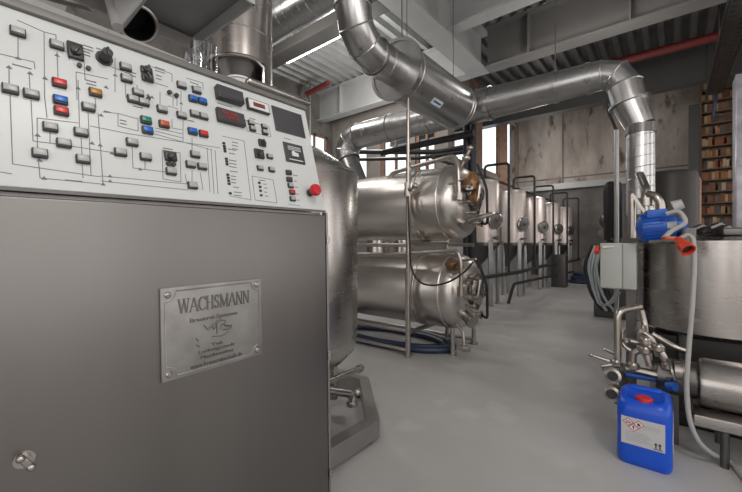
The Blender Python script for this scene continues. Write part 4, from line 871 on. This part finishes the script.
for (pts, r) in (([(606, 369), (616, 384), (640, 388)], .014), ([(640, 330), (652, 338), (658, 356)], .015), ([(626, 340), (640, 343), (654, 342)], .016), ([(656, 366), (656, 392), (676, 394)], .018), ([(622, 330), (622, 345), (634, 352)], .012)):
    mb = MB(); mb.tube([P(u, v, Y0 + .04) for (u, v) in pts], r, 10, .03); mb.cyl(P(*pts[0], Y0 + .04) - V((0, 0, .01)), P(*pts[0], Y0 + .04) + V((0, 0, .01)), r * 1.7); mb.build('bend_pipe', 'pipe', root)
for x in (-.22, .02): MB().box(x - .02, x + .02, Y0 + .02, Y0 + .06, 0, .40).build('stand_leg', 'dark', root)

# ------------------------------------------------------------------ blue canister
kx0, kx1, ky0, ky1, kh = -.225, .005, 2.285, 2.515, .385
kc = V(((kx0 + kx1) / 2, (ky0 + ky1) / 2, 0)); W, D = kx1 - kx0, ky1 - ky0
root = thing('canister', 'blue plastic canister with red cap and hazard label on the floor', 'canister', kc)
def rrect(w, d, r, n=6):
    out = []
    for (sx, sy, t0) in ((1, 1, 0), (-1, 1, PI / 2), (-1, -1, PI), (1, -1, 1.5 * PI)):
        for k in range(n + 1):
            t = t0 + PI / 2 * k / n; out.append((sx * (w / 2 - r) + r * math.cos(t), sy * (d / 2 - r) + r * math.sin(t)))
    return out
mb = MB(); rings = []
for (z, s, r) in ((0, .90, .03), (.008, .95, .035), (.022, .99, .04), (.05, 1.0, .042), (.17, .985, .042), (.30, 1.0, .042), (.335, .985, .045), (.358, .93, .05), (.372, .84, .05), (.376, .72, .045)):
    rings.append([mb.bm.verts.new(kc + V((x, y, z))) for x, y in rrect(W * s, D * s, r)])
for R_i in rings:
    for v in R_i:
        if v.co.z > .29 and v.co.y < kc.y: v.co.z -= .035 * (kc.y - v.co.y) / (D / 2)
n = len(rings[0]); mb.face(rings[0][::-1])
for A, B in zip(rings, rings[1:]):
    for i in range(n): mb.face([A[i], A[(i + 1) % n], B[(i + 1) % n], B[i]])
# sunken front part of the top, towards the cap
rr = [mb.bm.verts.new(kc + V((x, y, .325 if y < .0 else .374))) for x, y in rrect(W * .60, D * .60, .04)]
for i in range(n): mb.face([rings[-1][i], rings[-1][(i + 1) % n], rr[(i + 1) % n], rr[i]])
mb.face(rr); body = mb.build('body', 'can', root, 50)
mb = MB(); mb.tube([kc + V((-.075, .06, .35)), kc + V((-.06, .065, .368)), kc + V((.06, .065, .368)), kc + V((.075, .06, .35))], .018, 12, .03); mb.build('handle', 'can', root)
mb = MB(); c = kc + V((-.0, -.055, .325)); mb.lathe([(.034, 0), (.037, .004), (.037, .036), (.034, .041), (0, .041)], c, (0, 0, 1), 28)
for k in range(28): a = 2 * PI * k / 28; mb.obox(c + V((.036 * math.cos(a), .036 * math.sin(a), .018)), (math.cos(a), math.sin(a), 0), (-math.sin(a), math.cos(a), 0), (0, 0, 1), .003, .004, .03)
mb.build('cap', 'capred', root)
# label on the front
fy = ky0 + .001; lx0, lx1, lz0, lz1 = kx0 + .022, kx1 - .030, .115, .262
mb = MB(); mb.box(lx0, lx1, fy - .002, fy + .004, lz0, lz1); lab = mb.build('paper_label', 'paper', root); lab['label'] = 'white hazard label with red diamonds'
mb = MB()
for k in range(6): mb.box(lx0 + .018, lx1 - .05 - .01 * (k % 3), fy - .003, fy - .0022, lz0 + .022 + k * .009, lz0 + .0245 + k * .009)
for k in range(3): mb.box(lx0 + .095, lx1 - .02, fy - .003, fy - .0022, lz1 - .03 - k * .008, lz1 - .028 - k * .008)
mb.build('label_text', 'paleink', lab)
def diamond(cx_, cz_, s, y, mb): mb.prism([(cx_, y, cz_ - s), (cx_ + s, y, cz_), (cx_, y, cz_ + s), (cx_ - s, y, cz_)], (0, -.0006, 0))
for i, (dx, dz) in enumerate(((.030, .120), (.074, .116), (.052, .094))):
    mb = MB(); cx_, cz_ = lx0 + dx, lz0 + dz; diamond(cx_, cz_, .023, fy - .002, mb); mb.mi = 1; diamond(cx_, cz_, .0185, fy - .0024, mb); mb.mi = 2
    if i == 0:
        mb.box(cx_ - .010, cx_ + .010, fy - .0042, fy - .003, cz_ - .006, cz_ - .003); mb.obox((cx_ - .004, fy - .0036, cz_ + .004), V((.9, 0, .4)), V((0, 1, 0)), V((-.4, 0, .9)), .010, .001, .003); mb.obox((cx_ + .005, fy - .0036, cz_ + .002), V((.9, 0, -.4)), V((0, 1, 0)), V((.4, 0, .9)), .009, .001, .003)
    elif i == 1:
        mb.prism([(cx_ - .006, fy - .003, cz_ - .004), (cx_ + .006, fy - .003, cz_ - .004), (cx_ + .007, fy - .003, cz_ + .002), (cx_ + .002, fy - .003, cz_ + .004), (cx_, fy - .003, cz_ + .011), (cx_ - .006, fy - .003, cz_ + .003)], (0, -.0012, 0)); mb.box(cx_ - .007, cx_ + .007, fy - .0042, fy - .003, cz_ - .008, cz_ - .006)
    else:
        mb.prism([(cx_ - .0022, fy - .003, cz_ - .003), (cx_ + .0022, fy - .003, cz_ - .003), (cx_ + .0035, fy - .003, cz_ + .011), (cx_ - .0035, fy - .003, cz_ + .011)], (0, -.0012, 0)); mb.box(cx_ - .0024, cx_ + .0024, fy - .0042, fy - .003, cz_ - .009, cz_ - .005)
    mb.build('hazard_diamond', ['capred', 'white', 'ink'], lab)
mb = MB()
for dx in (.020, .036):
    cx_ = lx1 - dx; z = lz0 + .010; mb.box(cx_ - .0025, cx_ + .0025, fy - .0032, fy - .002, z + .004, z + .024); mb.prism([(cx_ - .007, fy - .002, z + .022), (cx_ + .007, fy - .002, z + .022), (cx_, fy - .002, z + .034)], (0, -.0012, 0))
mb.box(lx1 - .046, lx1 - .010, fy - .0032, fy - .002, lz0 + .008, lz0 + .011); mb.build('upright_arrows', 'ink', lab)
mb = MB(); mb.box(kx1 - .004, kx1 + .0015, ky0 + .05, ky1 - .05, .10, .28); mb.mi = 1; mb.box(kx1, kx1 + .0025, ky0 + .06, ky0 + .085, .20, .25); mb.build('side_label', ['white', 'capred'], root)

root.scale = (1, 1, .935); root.location.x += .008
# ------------------------------------------------------------------ bottling machine / hanging hoses at mid right
q = atY(616.5, 200, 6.0)
root = thing('hose_stand', 'thin vertical steel pole with hanging black hoses left of the vertical duct', 'hose stand', (q.x, q.y, 0))
MB().cyl((q.x, q.y, 0), (q.x, q.y, atY(617, 130, 6.0).z), .03).build('pole', 'cabtrim', root)
mb = MB(); mb.tube([atY(617, 132, 6.0), atY(607, 108, 6.0), atY(605, 98, 6.0)], .02, 8, .05); mb.build('pole_cable', 'black', root)
for k in range(4):
    mb = MB(); uu = 608 + k * 2.2; mb.tube([atY(uu, 240 + k, 6.1 + .05 * k), atY(uu - 1, 190, 6.1), atY(uu + 2, 183, 6.1), atY(uu + 5, 190, 6.1), atY(uu + 5, 238, 6.1)], .05, 8, .1); mb.build('black_hose', 'black', root)
# machine with gauges to its left
q = atY(601, 240, 6.6)
root = thing('bottling_machine', 'dark machine with dials and hanging tubes left of the hanging black hoses', 'machine', (q.x, q.y, 0))
mb = MB(); mb.box(q.x - .1, q.x + .5, q.y, q.y + .5, 0, 1.05, .02); mb.build('cabinet', 'dark', root)
mb = MB(); mb.cyl((q.x + .12, q.y + .1, 1.05), (q.x + .12, q.y + .1, 1.95), .06); mb.ball((q.x + .12, q.y + .08, 1.5), .16); mb.ball((q.x + .14, q.y + .1, 1.85), .11, flat=1.8); mb.build('column', 'dark', root)
for (dx, dz) in ((.02, 1.3), (.17, 1.42), (.05, 1.62), (.2, 1.2)):
    mb = MB(); mb.cyl((q.x + dx, q.y + .0, dz), (q.x + dx, q.y - .07, dz), .06, seg=20); mb.build('dial', 'dark', root)
for k in range(5):
    mb = MB(); x0 = q.x - .12 + .05 * k; mb.tube([(x0, q.y - .02, 1.1), (x0 - .1, q.y - .08, .8), (x0, q.y - .1, .35), (x0 + .15, q.y - .05, .12)], .025, 8, .15); mb.build('machine_hose', 'chose' if k % 2 else 'black', root)

# ------------------------------------------------------------------ far right: dark column, bookcase, wrapped column, cable tray
q = atY(694.5, 200, 13.6); tag(MB().box(q.x - .12, q.x + .10, 13.5, 13.75, 0, 5.0).build('steel_column', 'beamdk'), 'dark steel column left of the bookcase', 'column')
bx0, bx1, by, bh = atY(700, 200, 14.0).x, atY(737, 200, 14.0).x + .12, 13.85, 5.75
root = thing('bookcase', 'very tall dark bookcase full of books at far right', 'bookcase', ((bx0 + bx1) / 2, by + .15, 0))
for x in (bx0, bx1 - .03): MB().box(x, x + .03, by, by + .3, 0, bh).build('side_panel', 'shelf', root)
MB().box(bx0, bx1, by + .28, by + .3, 0, bh).build('back_panel', 'shelf', root)
nsh, sp = 18, .317
for k in range(nsh): MB().box(bx0 + .03, bx1 - .03, by, by + .28, .04 + k * sp, .07 + k * sp).build('shelf', 'shelf', root)
BK = ['bk_tan', 'bk_rust', 'bk_cream', 'bk_brown', 'bk_orange', 'bk_grey']
proto = {}
for b in BK:
    mb = MB(); mb.box(-.5, .5, 0, .2, 0, 1)
    proto[b] = mb
pm = {}
cn = {'bk_tan': 'tan', 'bk_rust': 'rust red', 'bk_cream': 'cream', 'bk_brown': 'dark brown', 'bk_orange': 'orange', 'bk_grey': 'grey'}
for b in BK:
    me = bpy.data.meshes.new('book_' + b); bm = bmesh.new(); bmesh.ops.create_cube(bm, size=1)
    for v in bm.verts: v.co = V((v.co.x, v.co.y * .2 + .1, v.co.z + .5))
    bmesh.ops.bevel(bm, geom=[e for e in bm.edges if abs((e.verts[0].co - e.verts[1].co).z) > .5], offset=.12, segments=2, affect='EDGES') if False else None
    bm.to_mesh(me); bm.free(); me.materials.append(MT[b]); pm[b] = me
    proto[b].bm.free()
for k in range(4, 18):
    x = bx0 + .035; i = 0; z = .07 + k * sp + .001
    while x < bx1 - .10:
        w = random.uniform(.045, .085); h = random.uniform(.16, .24); b = random.choice(BK)
        o = bpy.data.objects.new('book', pm[b]); COL.objects.link(o); o.scale = (w * .96, 1, h); lean = 0
        o.location = (x + w / 2, by + .03 + random.uniform(0, .03), z)
        x += w + (.05 if random.random() < .12 else 0)
        tag(o, '%s book, %s from left, %s shelf down in the tall bookcase' % (cn[b], ORD[i], ORD[17 - k]), 'book', 'books in the tall bookcase'); i += 1
qx = atY(735.5, 200, 8.6).x
tag(MB().box(qx, qx + .5, 8.6, 9.0, 0, atY(736, 74, 8.6).z, .02).build('wrapped_column', 'wrap'), 'pale plastic wrapped column at the right edge', 'column')
tx = .80; root = thing('cable_tray', 'dark perforated cable tray hanging at upper right corner', 'cable tray', (tx, 8, 4.6))
mb = MB(); mb.box(tx - .14, tx + .14, 4.2, 11.6, 4.60, 4.615)
for s in (-1, 1): mb.box(tx + s * .14 - .008, tx + s * .14 + .008, 4.2, 11.6, 4.60, 4.72)
mb.build('channel', 'dark', root)
mb = MB()
for k in range(44): 
    for s in (-.07, .07): mb.box(tx + s - .03, tx + s + .03, 4.4 + k * .16, 4.47 + k * .16, 4.596, 4.5995)
mb.build('slot_row', 'black', root)['kind'] = 'stuff'
for y in (5.5, 8.5, 11.3): MB().cyl((tx - .15, y, 4.6), (tx - .15, y, ZC), .012, seg=8).build('hanger_rod', 'dark', root)
p_ = V((tx, 11.6, 4.63)); tag(MB().tube([p_, p_ + V((.05, .3, -.05)), p_ + V((0, .4, -.5)), p_ + V((.2, .5, -.45))], .03, 8, .1).build('cable', 'bhose'), 'blue cable end dropping from the cable tray', 'cable')

# ------------------------------------------------------------------ light
w = bpy.data.worlds.new('World'); SC.world = w; w.use_nodes = True; nt = w.node_tree; bg = nt.nodes['Background']
bg.inputs['Color'].default_value = (1.0, .985, .97, 1); bg.inputs['Strength'].default_value = 1.9
def lamp(loc, e, col=(1, .96, .91), r=.25):  # unseen fill lights without fixtures, added to brighten deck, cabinet and hood
    l = bpy.data.lights.new('fill_light', 'POINT'); l.shadow_soft_size = r; l.energy = e; l.color = col
    o = bpy.data.objects.new('fill_light', l); COL.objects.link(o); o.location = loc; return o
for (x, y, z, e) in ((-5.2, 3.6, 4.6, 110), (-5.6, 6.6, 4.5, 120), (-1.0, 6.9, 4.3, 30), (1.2, .6, 3.4, 90), (-.8, 9.4, 3.0, 40), (-3.2, 12.8, 3.6, 40), (-4.3, 1.7, 4.5, 45), (.9, -1.6, 3.6, 60)): lamp((x, y, z), e)

cam = bpy.data.cameras.new('Camera'); co = bpy.data.objects.new('Camera', cam); COL.objects.link(co)
cam.sensor_width = 36; cam.sensor_fit = 'HORIZONTAL'; cam.lens = 36 * F_PX / 742; cam.shift_y = -(246 - CY) / 742; cam.clip_start = .02
co.location = CAM; co.rotation_euler = (PI / 2, 0, TH); SC.camera = co
SC.view_settings.view_transform = 'Standard'; SC.view_settings.look = 'None'; SC.view_settings.exposure = 0.1; SC.view_settings.gamma = 1; SC.view_settings.use_curve_mapping = False
